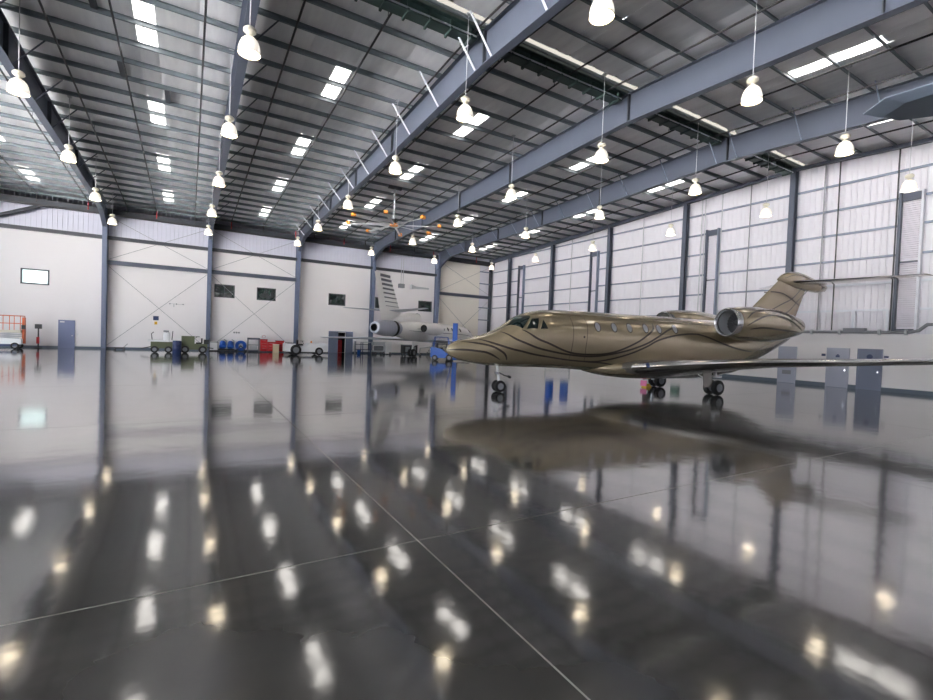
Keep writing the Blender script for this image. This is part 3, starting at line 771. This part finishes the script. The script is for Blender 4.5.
# pink wheel cover and yellow chock by the far main wheels
t = thing('wheel_chock', 'yellow wheel chock with pink flag under the far main wheels', 'chock', JM+Vector((-.62, 1.5, 0)), .2)
MB().prism([(-.14,0),(.14,0),(.04,.16),(-.04,.16)], 'X', -.25, .25).build('block', M['yellow'], t)
MB().cbox((-.28,0,.2), (.04,.3,.26)).build('flag', M['pink'], t)

# ------------------------------------------------------------------ white trijet by the back wall
TJ = Vector((13.5, 36.2, 0)); TH = math.atan2(.57, .82)
def trijet():
    t = thing('white_trijet', 'white trijet with grey striped tail parked nose-in by the back wall', 'airplane', TJ, TH)
    tz = [(1,2.95),(2.5,3.3),(5,3.42),(13.5,3.42),(15.2,3.3),(16.4,2.95),(17.3,2.6),(18.4,2.3),(18.8,2.1)]
    bz = [(1,2.3),(2.5,1.9),(5,1.62),(13.5,1.55),(16.4,1.55),(17.5,1.65),(18.4,1.9),(18.8,2.06)]
    hz = [(1,.35),(2.5,.65),(5,.93),(13.5,.95),(15.5,.88),(17,.62),(18.2,.3),(18.8,.02)]
    fs = body_surf(tz, bz, hz)
    body = loft_body(fs, [1,1.7,2.5,3.5,5,7,9,11,13,14,15,15.7,16.4,17,17.5,18,18.4,18.7,18.8], 32).build('fuselage', M['tri'], t, True)
    for side in (1, -1):
        for k in range(6):
            x = 8.2+k*.95
            ov = [(x+.17*cos(2*pi*q/12), 66+13*sin(2*pi*q/12)) for q in range(12)]
            patch(fs, ov, side, m=1, rings=2).build('cabin_window', M['glass_dark'], body, True)
        patch(fs, [(16.9,25),(16.3,8),(15.7,40),(16.3,62)], side).build('windshield', M['glass_dark'], body, True)
        patch(fs, [(16.2,64),(15.6,44),(15.2,50),(15.4,70)], side).build('cockpit_window', M['glass_dark'], body, True)
        ribbon(fs, [(3,95),(8,92),(14,95),(17.5,100)], .06, side).build('stripe', M['stripe_grey'], body)
    for side in (1, -1):
        secs = [(11.6,5.2,.5,.6,1.7),(10.2,3.8,.38,2.2,1.75),(4.6,1.3,.12,9.5,1.62)]
        w_ = wing([(a,b_,c,d*side,e) for a,b_,c,d,e in secs]).build('wing', M['tri_grey'], t, True)
    # centre engine with S-duct under the fin
    na = MB().lathe([(.30,-1.15),(.46,-1.1),(.6,-.4),(.66,.4),(.66,1.4),(.55,2.4)], (0,0,2.62), 'X', 28).build('centre_nacelle', M['tri_grey'], t, True)
    MB().lathe([(.34,-1.16),(.36,-.6),(.2,-.3),(.001,-.28)], (0,0,2.62), 'X', 24).build('exhaust', M['black'], na, True)
    MB().lathe([(.665,1.25),(.68,1.35),(.68,1.5),(.665,1.6)], (0,0,2.62), 'X', 28).build('cowl_ring', M['black'], na, True)
    duct = body_surf([(1.2,3.5),(3.6,4.1),(5.2,4.12),(5.4,4.1)], [(1.2,2.9),(3.6,3.2),(5.2,3.28),(5.4,3.3)], [(1.2,.2),(3.6,.42),(5.2,.45),(5.4,.45)])
    du = loft_body(duct, [1.2,2,3,4,5,5.4], 20).build('intake_duct', M['tri'], t, True)
    MB().lathe([(.36,5.41),(.44,5.43),(.46,5.38)], (0,0,3.7), 'X', 20).build('intake_lip', M['chrome'], du, True)
    fin = wing([(3.4,3.4,.28,0,3.1),(2.5,3.0,.26,0,4.1),(.75,2.05,.16,0,7.05)], True).build('tail_fin', M['tri'], t, True)
    for k in range(8):
        z = 6.85-.34*k; x0 = .85+(7.05-z)*.60-.18; ch = 2.0+(7.05-z)*.3
        a0, a1 = x0-.1, x0-ch*.72
        for s in (1, -1):
            MB().box(min(a0,a1), max(a0,a1), s*.125-.012, s*.125+.012, z-.13+.012*k, z+.09-.014*k).build('tail_stripe', M['stripe_grey'], fin)
    for side in (1, -1):
        wing([(2.6,1.9,.16,.08*side,4.1),(.55,.85,.07,3.9*side,4.25)]).build('stabilizer', M['tri_grey'], t, True)
        y = -1.75*side
        n2 = MB().lathe([(.32,3.7),(.44,4.1),(.55,5.0),(.55,6.0),(.46,6.65)], (0,y,2.75), 'X', 26).build('engine_nacelle', M['tri'], t, True)
        MB().lathe([(.32,3.7),(.3,4.0),(.001,4.1)], (0,y,2.75), 'X', 20).build('exhaust', M['black'], n2, True)
        MB().lathe([(.46,6.62),(.43,6.72),(.38,6.66),(.36,6.3),(.001,6.2)], (0,y,2.75), 'X', 24).build('intake', M['dark'], n2, True)
        MB().loft([airfoil(6.2, 2.2, .2, -.6*side, 2.7), airfoil(6.1, 2.0, .18, -1.3*side, 2.75)]).build('pylon', M['tri'], t, True)
        mg = MB().cyl((8.2,2.1*side,.3), (8.3,2.0*side,1.7), .08).tube([(8.3,2.05*side,1.0),(9.2,1.7*side,1.6)], .04).build('main_gear', M['white'], t)
        for s in (-1, 1): wheel('wheel', (8.2, 2.1*side+.18*s, .4), .4, .22, mg)
    ng = MB().cyl((16,0,.25), (16,0,1.65), .06).build('nose_gear', M['white'], t)
    for s in (-1, 1): wheel('wheel', (16, .14*s, .27), .27, .14, ng)
    MB().tube([(18.7,0,2.08),(19.3,0,2.08)], .02).build('nose_probe', M['dark'], t)
trijet()

# ------------------------------------------------------------------ third aircraft: only the tip of its T-tail reaches into view at the right edge
def tail_neighbour():
    h_ = R(-24); T = Vector((6.1, -1.15, 0))
    t = thing('parked_light_jet', 'blue-grey tailplane tip of a parked jet at the upper right edge', 'airplane', T, h_)
    fs = body_surf([(-1.5,2.2),(0,2.35),(3,2.5),(8,2.5),(9.5,2.3),(11,1.7),(11.4,1.5)], [(-1.5,2.0),(0,1.6),(3,1.05),(8,.95),(10,1.0),(11,1.25),(11.4,1.45)], [(-1.5,.05),(0,.35),(3,.75),(8,.78),(10,.5),(11,.2),(11.4,.02)])
    loft_body(fs, [-1.5,-1,0,1,2,3,5,7,8,8.8,9.5,10.2,10.8,11.2,11.4], 28).build('fuselage', M['white'], t, True)
    inv = Matrix.Rotation(-h_, 4, 'Z') @ Matrix.Translation(-T)
    zt = 4.2; k = (zt-CAM_H)/(5.8-CAM_H)
    wp = [(8.87,2.44),(8.84,2.95),(9.17,3.33),(9.57,3.18),(9.93,2.71)]
    lp = [inv @ Vector((x*k, y*k, zt)) for x, y in wp]
    rootA = Vector((-.75, 0, zt)); rootB = Vector((.75, 0, zt))
    up_ = [rootA]+lp+[rootB]
    for s in (1, -1):
        mb = MB(); n = len(up_)
        cx = sum(p.x for p in up_)/n; cy = sum(p.y for p in up_)/n
        lo_ = [(p.x, p.y*s, zt-.005) for p in up_]; hi_ = [(p.x, p.y*s, zt+.005) for p in up_]
        inn = lambda z: [(cx+(p.x-cx)*.8, (cy+(p.y-cy)*.93)*s, z) for p in up_]
        mb.loft([inn(zt-.05), lo_, hi_, inn(zt+.05)]); mb.build('stabilizer', M['slate'], t)
    wing([(1.4,2.6,.2,0,2.2),(.8,1.7,.14,0,4.25)], True).build('tail_fin', M['white'], t, True)
    for s in (1, -1):
        wing([(6.4,2.2,.25,.5*s,1.2),(5.2,1.0,.1,6.2*s,1.45)]).build('wing', M['white'], t, True)
        na = MB().lathe([(.2,1.2),(.3,1.5),(.38,2.4),(.36,3.2),(.3,3.5)], (0,1.15*s,2.3), 'X', 20, True).build('engine_nacelle', M['white'], t, True)
        MB().box(1.6,3.0,min(.4*s,1.0*s),max(.4*s,1.0*s),2.22,2.34).build('pylon', M['white'], t)
        mg = MB().cyl((5.2,1.9*s,.2),(5.2,1.9*s,1.3),.05).build('main_gear', M['alu'], t); wheel('wheel', (5.2,1.9*s,.26), .26, .16, mg)
    ng = MB().cyl((9.8,0,.2),(9.8,0,1.1),.045).build('nose_gear', M['alu'], t); wheel('wheel', (9.8,0,.22), .22, .14, ng)
tail_neighbour()

# ------------------------------------------------------------------ ground equipment along the back wall
# scissor lift at the left edge
t = thing('scissor_lift', 'orange and white scissor lift at the left edge by the back wall', 'lift', (-11.55, 46.0, 0))
MB().box(-1.35,1.15,-.55,.55,.35,.75).build('chassis', M['white'], t)
MB().box(-1.3,.9,-.56,.56,.2,.36).build('skirt', M['blue_dk'], t)
for x in (-1.0, .8):
    for y in (-.5, .5): wheel('wheel', (x, y, .24), .24, .16, t)
sx_ = MB()
for k in range(3):
    z = .8+.13*k
    sx_.cbox((-.1,-.45,z+.05), (2.2,.05,.07), 0, .06).cbox((-.1,.45,z+.05), (2.2,.05,.07), 0, -.06)
sx_.build('scissor_arms', M['grey_light'], t)
MB().box(-1.35,1.1,-.55,.55,1.18,1.36).build('platform', M['offwhite'], t)
rl = MB()
for y in (-.53,.53):
    for z in (1.85,2.4): rl.tube([(-1.33,y,z),(1.08,y,z)], .025)
    for x in (-1.33,-.7,-.1,.5,1.08): rl.tube([(x,y,1.36),(x,y,2.4)], .022)
for x in (-1.33,1.08):
    for z in (1.85,2.4): rl.tube([(x,-.53,z),(x,.53,z)], .025)
rl.build('guard_rail', M['orange'], t)
MB().box(1.1,1.22,-.2,.2,.4,2.3).build('ladder', M['orange'], t)
MB().cbox((1.2,-.3,1.6), (.18,.2,.3)).build('control_box', M['dark'], t)
# red fire stand
t = thing('extinguisher_stand', 'thin dark stand with red foot between the lift and blue door', 'stand', (-10.05, 48.2, 0))
MB().tube([(0,0,.02),(0,0,1.65)], .05).build('post', M['dark'], t); MB().box(-.2,.2,-.08,.08,1.5,1.85).build('head', M['dark'], t)
MB().cyl((0,-.12,.35),(0,-.12,.85),.09).build('extinguisher', M['red'], t); MB().box(-.2,.2,-.2,.2,0,.04).build('base', M['dark'], t)
# small low trolley
t = thing('floor_jack', 'small low dark jack on the floor right of the leftmost column', 'jack', (-4.9, 47.6, 0))
MB().box(-.35,.35,-.15,.15,.1,.2).build('frame', M['dark'], t)
for x in (-.3,.3):
    for y in (-.16,.16): wheel('wheel', (x,y,.08), .08, .06, t, 10)
MB().tube([(.3,0,.2),(.55,0,.5)], .02).build('handle', M['dark'], t)

# olive green tow tractor with power cart
t = thing('tow_tractor', 'olive green tow tractor with black wheels in front of the back wall', 'tractor', (.25, 43.6, 0))
MB().box(-.75,1.05,-.55,.55,.3,.75).build('chassis', M['green'], t)
MB().box(-.75,.15,-.5,.5,.75,1.35).build('engine_cover', M['green'], t)
MB().box(.8,1.15,-.5,.5,.75,1.1).build('rear_box', M['dark'], t)
MB().cbox((.45,0,.8), (.4,.5,.12)).cbox((.66,0,1.0), (.1,.5,.4)).build('seat', M['black'], t)
MB().tube([(.18,0,1.2),(.35,0,1.32)], .02).lathe([(.15,0),(.17,.02),(.15,.04)], (.35,0,1.3), 'Z', 14).build('steering_wheel', M['black'], t)
for x in (-.5,.72):
    for y in (-.52,.52): wheel('wheel', (x,y,.3), .3, .2, t)
MB().tube([(1.05,0,.45),(1.5,0,.4)], .04).build('tow_hook', M['dark'], t)
t = thing('power_cart', 'olive ground power cart with white equipment left of tow tractor', 'cart', (-1.75, 43.5, 0))
MB().box(-.75,.65,-.5,.5,.35,.85).build('body', M['green'], t)
MB().box(-.95,.45,-.52,.52,.86,1.0).build('deck', M['white'], t)
MB().lathe([(.001,0),(.22,0),(.24,.1),(.24,.5),(.16,.62),(.001,.66)], (.25,0,1.0), 'Z', 16).build('white_tank', M['white'], t, True)
MB().tube([(-.7,.2,1.0),(-.75,.2,1.45),(-.6,.2,1.6)], .03).tube([(.6,.3,1.0),(.65,.3,1.7)], .03).build('hose', M['dark'], t)
MB().box(.05,.4,-.3,-.1,1.6,1.74).build('control_panel', M['grey'], t)
MB().tube([(.22,-.2,1.0),(.22,-.2,1.62)], .02).build('panel_post', M['grey'], t)
for x in (-.5,.4):
    for y in (-.48,.48): wheel('wheel', (x,y,.26), .26, .16, t)
MB().tube([(-.75,0,.45),(-1.4,0,.3)], .035).build('drawbar', M['dark'], t)
t = thing('blue_drum', 'dark blue steel drum standing before the olive power cart', 'drum', (-.78, 42.7, 0))
MB().lathe([(.001,0),(.29,0),(.3,.02),(.3,.3),(.315,.32),(.3,.34),(.3,.62),(.315,.64),(.3,.66),(.3,.93),(.29,.95),(.001,.95)], n=20).build('shell', M['blue_dk'], t, True)
MB().lathe([(.25,.95),(.27,.98),(.3,.98),(.305,.94)], n=20).build('rim', M['blue_dk'], t)

# white panel, blue pump units, hose reel
t = thing('white_panel_board', 'small white board in dark frame at the foot of second column', 'board', (1.95, 48.05, 0))
MB().box(-.36,.36,-.05,.05,.05,.85).build('frame', M['dark'], t); MB().box(-.31,.31,-.065,-.05,.1,.8).build('sheet', M['white'], t); MB().box(-.4,.4,-.2,.2,0,.05).build('foot', M['dark'], t)
for k, X in enumerate((2.66, 3.3)):
    t = thing('pump_unit', ['blue pump unit beside the white board', 'blue pump unit in the middle of the three blue machines'][k], 'pump', (X, 48.0, 0), group='blue pump units')
    MB().box(-.3,.3,-.25,.25,.12,.25).build('skid', M['dark'], t)
    MB().lathe([(.001,.25),(.2,.26),(.24,.35),(.24,.8),(.15,.95),(.001,.98)], n=16).build('tank', M['blue'], t, True)
    MB().cyl((-.28,-.2,.45),(.28,-.2,.45),.12).build('motor', M['blue'], t)
    MB().tube([(.2,-.1,.4),(.27,-.1,.6),(.27,-.1,1.0),(.1,0,1.08)], .03).build('hose', M['dark'], t)
    for x in (-.22,.22): wheel('wheel', (x,-.26,.09), .09, .06, t, 10)
t = thing('hose_reel', 'round bright blue hose reel on a stand left of grey cart', 'hose reel', (4.16, 48.0, 0))
MB().lathe([(.45,-.22),(.47,-.2),(.47,-.17),(.2,-.16),(.2,.16),(.47,.17),(.47,.2),(.45,.22)], (0,0,.55), 'Y', 22).build('drum', M['blue'], t, True)
MB().lathe([(.2,-.15),(.36,-.15),(.36,.15),(.2,.15)], (0,0,.55), 'Y', 20).build('hose', M['blue_dk'], t, True)
MB().tube([(-.45,-.28,.02),(0,-.28,.55),(.45,-.28,.02)], .04).tube([(-.45,.28,.02),(0,.28,.55),(.45,.28,.02)], .04).build('stand', M['dark'], t)
t = thing('wall_gauges', 'small grey gauges on back wall above the blue machines', 'gauge', (3.85, YB-.01, 1.75))
for x in (-.2,0,.2): MB().cyl((x,0,0),(x,-.08,0),.08).build('gauge', M['grey'], t)
t = thing('valve_manifold', 'small dark pipe manifold on back wall above the green tractor', 'manifold', (-1.0, YB-.01, 4.05))
MB().tube([(-.55,-.06,.05),(.6,-.06,0)], .015).tube([(-.2,-.06,0),(-.2,-.06,-.25)], .03).build('pipe', M['grey_light'], t)
for x in (-.5,0,.5): MB().cyl((x,0,.03),(x,-.1,.03),.05).build('valve', M['grey'], t)
t = thing('wall_notice', 'blue notice with yellow tag on back wall above power cart', 'sign', (-2.5, YB-.01, 2.75))
MB().box(-.2,.2,-.03,0,-.18,.18).build('board', M['blue_dk'], t); MB().box(-.1,.1,-.03,0,-.55,-.3).build('tag', M['yellow'], t)
# grey shelf cart, red tool chests
t = thing('shelf_cart', 'grey steel shelf cart left of the red tool cabinets', 'cart', (5.22, 47.9, 0))
for z in (.15,.62): MB().box(-.5,.5,-.3,.3,z,z+.06).build('shelf', M['grey'], t)
MB().box(-.52,.52,-.32,.32,1.15,1.32).build('top_tray', M['steel'], t)
for x in (-.48,.48):
    for y in (-.28,.28): MB().box(x-.03,x+.03,y-.03,y+.03,0,1.2).build('leg', M['grey'], t)
MB().box(-.3,.3,-.2,.2,.21,.55).build('bin', M['grey_light'], t)
def chest(X, w, h_, n, label):
    t = thing('tool_cabinet', label, 'tool cabinet', (X, 47.9, 0), group='red tool cabinets')
    MB().box(-w/2,w/2,-.3,.3,.1,h_).build('body', M['red'], t)
    for k in range(n):
        z0 = .16+(h_-.22)*k/n; z1 = .16+(h_-.22)*(k+1)/n-.03
        d = MB().box(-w/2+.04,w/2-.04,-.325,-.3,z0,z1).build('drawer', M['red'], t)
        MB().box(-w/2+.1,w/2-.1,-.345,-.325,z1-.04,z1-.015).build('handle', M['chrome'], d)
    MB().box(-w/2-.01,w/2+.01,-.32,.31,h_,h_+.03).build('top', M['dark'], t)
    for x in (-w/2+.1,w/2-.1):
        for y in (-.22,.22): wheel('caster', (x,y,.06), .06, .04, t, 10)
chest(6.1, .6, 1.2, 4, 'tall red tool cabinet with white round case on top')
chest(6.78, .7, .95, 3, 'low red tool cabinet in the middle of the row')
chest(7.52, .7, 1.1, 4, 'red tool cabinet nearest the white tug')
t = thing('round_case', 'white round case standing on the tall red tool cabinet', 'case', (6.1, 47.9, 1.23))
MB().lathe([(.001,-.1),(.2,-.1),(.22,-.08),(.22,.08),(.2,.1),(.001,.1)], (0,0,.23), 'Y', 18).build('shell', M['white'], t, True); MB().lathe([(.12,-.115),(.15,-.115),(.15,-.1)], (0,0,.23), 'Y', 16).build('dial', M['red'], t)
t = thing('beige_bin', 'beige box standing before the red tool cabinets', 'box', (7.1, 47.25, 0))
MB().box(-.25,.25,-.2,.2,0,.72).build('body', M['beige'], t); MB().box(-.27,.27,-.22,.22,.72,.78).build('lid', M['offwhite'], t)
# white pushback tug
t = thing('pushback_tug', 'low white aircraft tug with large black wheels', 'tug', (8.95, 43.3, 0), .03)
MB().prism([(-1.75,.3),(1.8,.25),(1.85,.5),(1.85,1.0),(.2,1.05),(-.1,.78),(-.9,.78),(-1.0,1.0),(-1.75,1.0)], 'Y', -.75, .75).build('body', M['white'], t)
MB().box(-1.6,-1.05,-.6,.6,1.0,1.06).build('rear_deck', M['dark'], t)
MB().cbox((-.45,0,.9), (.45,.5,.14)).cbox((-.7,0,1.12), (.1,.5,.4)).build('seat', M['black'], t)
MB().tube([(-.1,0,.95),(-.25,0,1.22)], .02).lathe([(.16,0),(.18,.015),(.16,.03)], (-.27,0,1.22), 'Z', 14).build('steering_wheel', M['black'], t)
MB().box(.3,1.6,-.6,.6,1.05,1.08).build('hood', M['white'], t); MB().box(-1.75,1.85,-.77,.77,.2,.3).build('bumper', M['dark'], t)
for y in (-.72,.72): wheel('wheel', (-.95,y,.46), .46, .28, t, 24); wheel('wheel', (1.05,y,.36), .36, .24, t, 22)
MB().cyl((.6,.3,1.08),(.6,.3,1.25),.07).build('beacon', M['amber'], t)
# carts and stands under the white jet's tail
t = thing('service_cart', 'white service cart with grey machinery beneath the white jet tail', 'cart', (17.5, 47.2, 0))
MB().box(-.9,.35,-.4,.4,.25,.4).build('frame', M['grey_light'], t); MB().box(.4,1.05,-.4,.4,.1,1.35).build('cabinet', M['white'], t)
MB().cyl((-.7,0,.65),(.2,0,.65),.25).build('machine', M['grey'], t); MB().box(-.9,.3,-.35,.35,.95,1.3).build('top_box', M['grey_light'], t)
for x in (-.7,.2,.9):
    for y in (-.38,.38): wheel('wheel', (x,y,.13), .13, .08, t, 12)
t = thing('work_stand', 'blue-footed grey work stand left of the white service cart', 'stand', (15.9, 47.4, 0))
for x in (-.4,.4):
    for y in (-.3,.3): MB().box(x-.03,x+.03,y-.03,y+.03,0,1.2).build('leg', M['blue_dk'], t)
MB().box(-.45,.45,-.35,.35,1.2,1.26).build('top', M['grey_light'], t); MB().box(-.4,.4,-.3,.3,.3,.35).build('shelf', M['white'], t)
t = thing('blue_bucket', 'small blue bucket beside the dark doorway', 'bucket', (15.25, 47.6, 0))
MB().lathe([(.001,0),(.14,0),(.18,.4),(.17,.4),(.13,.03),(.001,.03)], n=16).build('pail', M['blue'], t, True); MB().tube([(-.17,0,.4),(0,-.05,.5),(.17,0,.4)], .01).build('handle', M['chrome'], t)
t = thing('wall_rack', 'low dark storage rack against the back wall beside the doorway', 'rack', (16.0, 48.45, 0))
for z in (.4,.95): MB().box(-.9,.9,-.2,.2,z,z+.05).build('shelf', M['dark'], t)
for x in (-.88,.88): MB().box(x-.03,x+.03,-.2,.2,0,1.3).build('upright', M['grey'], t)
t = thing('tow_bar', 'grey tow bar frame standing beneath the white jet wing', 'tow bar', (22.2, 45.5, 0))
MB().tube([(-1.0,0,.15),(-.9,0,.8),(.2,0,.95),(.9,0,.5),(.95,0,.12)], .06).build('bar', M['grey_light'], t)
for x in (-.9,.9): wheel('wheel', (x,0,.15), .15, .1, t, 12)
# conduit box and heater on the back wall behind the white jet
t = thing('unit_heater', 'small grey funnel-shaped heater on back wall right of the tail', 'heater', (22.2, YB-.35, 7.55))
MB().loft([[(-.9,-.25,-.22),(-.9,.25,-.22),(-.9,.25,.28),(-.9,-.25,.28)], [(-.35,-.15,-.12),(-.35,.15,-.12),(-.35,.15,.12),(-.35,-.15,.12)], [(1.3,-.1,-.08),(1.3,.1,-.08),(1.3,.1,.08),(1.3,-.1,.08)]]).build('duct', M['grey_light'], t)
MB().box(-.2,.2,-.05,.33,-.1,.1).build('bracket', M['grey'], t)
t = thing('conduit_box', 'grey electric box with pipes on the back wall right of tail', 'box', (20.2, YB-.31, 7.6))
MB().box(-.3,.3,-.18,.3,-.22,.22).build('box', M['grey'], t)
for x in (-.12,.12): MB().tube([(x,-.1,.22),(x,-.1,3.0)], .03).build('conduit', M['grey_light'], t)

t = thing('equipment_chest', 'dark grey equipment chest on wheels beneath the white jet wing', 'chest', (20.4, 46.4, 0))
MB().box(-.8,.8,-.4,.4,.2,1.05).build('body', M['dark'], t); MB().box(-.82,.82,-.42,.42,1.05,1.12).build('lid', M['grey'], t)
MB().box(-.6,-.1,-.42,-.4,.35,.9).build('panel', M['grey'], t); MB().box(.1,.6,-.42,-.4,.35,.9).build('panel', M['grey'], t)
for x in (-.6,.6):
    for y in (-.36,.36): wheel('wheel', (x,y,.11), .11, .07, t, 12)
t = thing('maintenance_platform', 'dark steel maintenance platform with steps behind the white jet gear', 'platform', (24.6, 46.9, 0))
MB().box(-.9,.9,-.45,.45,1.25,1.33).build('deck', M['steel'], t)
for x in (-.85,.85):
    for y in (-.4,.4): MB().box(x-.035,x+.035,y-.035,y+.035,0,1.25).build('leg', M['steel_dark'], t)
for k in range(4): MB().box(-.95-.22*(3-k)-.12,-.95-.22*(3-k)+.12,-.35,.35,.25+.27*k,.29+.27*k).build('step', M['steel_dark'], t)
MB().tube([(-1.75,-.36,.02),(-.9,-.36,1.3),(-.9,-.36,2.2)], .03).tube([(-1.75,.36,.02),(-.9,.36,1.3),(-.9,.36,2.2)], .03).tube([(-.9,.42,2.2),(.88,.42,2.2),(.88,.42,1.33)], .03).build('rail', M['grey'], t)

# blue forklift
t = thing('forklift', 'bright blue forklift with roll cage and mast behind the jet nose', 'forklift', (19.25, 36.0, 0), R(-33))
MB().prism([(-1.15,.25),(.55,.25),(.55,.6),(.05,.75),(-.2,1.0),(-1.05,1.2),(-1.2,1.0)], 'Y', -.5, .5).build('body', M['blue'], t)
MB().box(-1.25,-.95,-.48,.48,.3,1.15).build('counterweight', M['blue'], t)
MB().cbox((-.45,0,1.08), (.45,.5,.14)).cbox((-.68,0,1.3), (.1,.5,.45)).build('seat', M['black'], t)
cg = MB()
for y in (-.45,.45): cg.tube([(.5,y,.65),(.2,y,2.05),(-.9,y,2.05),(-1.05,y,1.15)], .035)
for x in (.2,-.35,-.9): cg.tube([(x,-.45,2.05),(x,.45,2.05)], .03)
cg.build('overhead_guard', M['blue'], t)
ms = MB()
for y in (-.28,.28): ms.box(.62,1.02,y-.09,y+.09,.1,3.3)
for z in (.5,1.6,3.1): ms.box(.75,.85,-.28,.28,z,z+.15)
mst = ms.build('mast', M['blue'], t)
MB().box(1.03,1.09,-.45,.45,.12,.6).box(1.06,2.1,-.36,-.24,.1,.15).box(1.06,2.1,.24,.36,.1,.15).build('forks', M['dark'], t)
for y in (-.45,.45): wheel('wheel', (.4,y,.3), .3, .2, t); wheel('wheel', (-.85,y,.25), .25, .18, t)
MB().tube([(.2,0,.9),(.0,0,1.2)], .02).lathe([(.15,0),(.17,.015),(.15,.03)], (-.02,0,1.2), 'Z', 12).build('steering_wheel', M['black'], t)

# things behind the brown jet that show as reflections under its belly
t = thing('drum_rack', 'white steel rack behind the jet, mirrored in the floor', 'rack', (25.4, 28.4, 0), R(-40))
for x in (-.95,.95):
    for y in (-.35,.35): MB().box(x-.04,x+.04,y-.04,y+.04,0,1.0).build('leg', M['grey_light'], t)
MB().box(-1.0,1.0,-.4,.4,1.0,1.08).build('deck', M['white'], t); MB().box(-.95,.95,-.35,.35,.25,.3).build('shelf', M['grey_light'], t)
for k in (-1, 1):
    P = Vector((25.4, 28.4, 1.08))+Matrix.Rotation(R(-40), 3, 'Z') @ Vector((.58*k, 0, 0))
    d_ = thing('tall_blue_drum', 'tall blue drum mirrored in floor under jet belly, %s of two' % ('left' if k < 0 else 'right'), 'drum', P, group='tall blue drums')
    MB().lathe([(.001,0),(.31,0),(.33,.03),(.33,.5),(.345,.52),(.33,.54),(.33,1.1),(.345,1.12),(.33,1.14),(.33,1.66),(.30,1.7),(.001,1.7)], n=20).build('shell', M['blue'], d_, True)
    MB().lathe([(.001,1.7),(.08,1.7),(.08,1.76),(.001,1.76)], n=10).build('cap', M['black'], d_)
t = thing('green_cabinet', 'green cabinet on the right wall, mirrored in the floor', 'cabinet', (XR-.07, 22.6, 1.05))
MB().box(-.3,0,-.3,.3,0,.8).build('body', M['teal_green'], t); MB().box(-.32,-.3,-.28,.28,.02,.78).build('cabinet_door', M['teal_green'], t); MB().box(-.34,-.32,.18,.22,.35,.45).build('handle', M['chrome'], t)
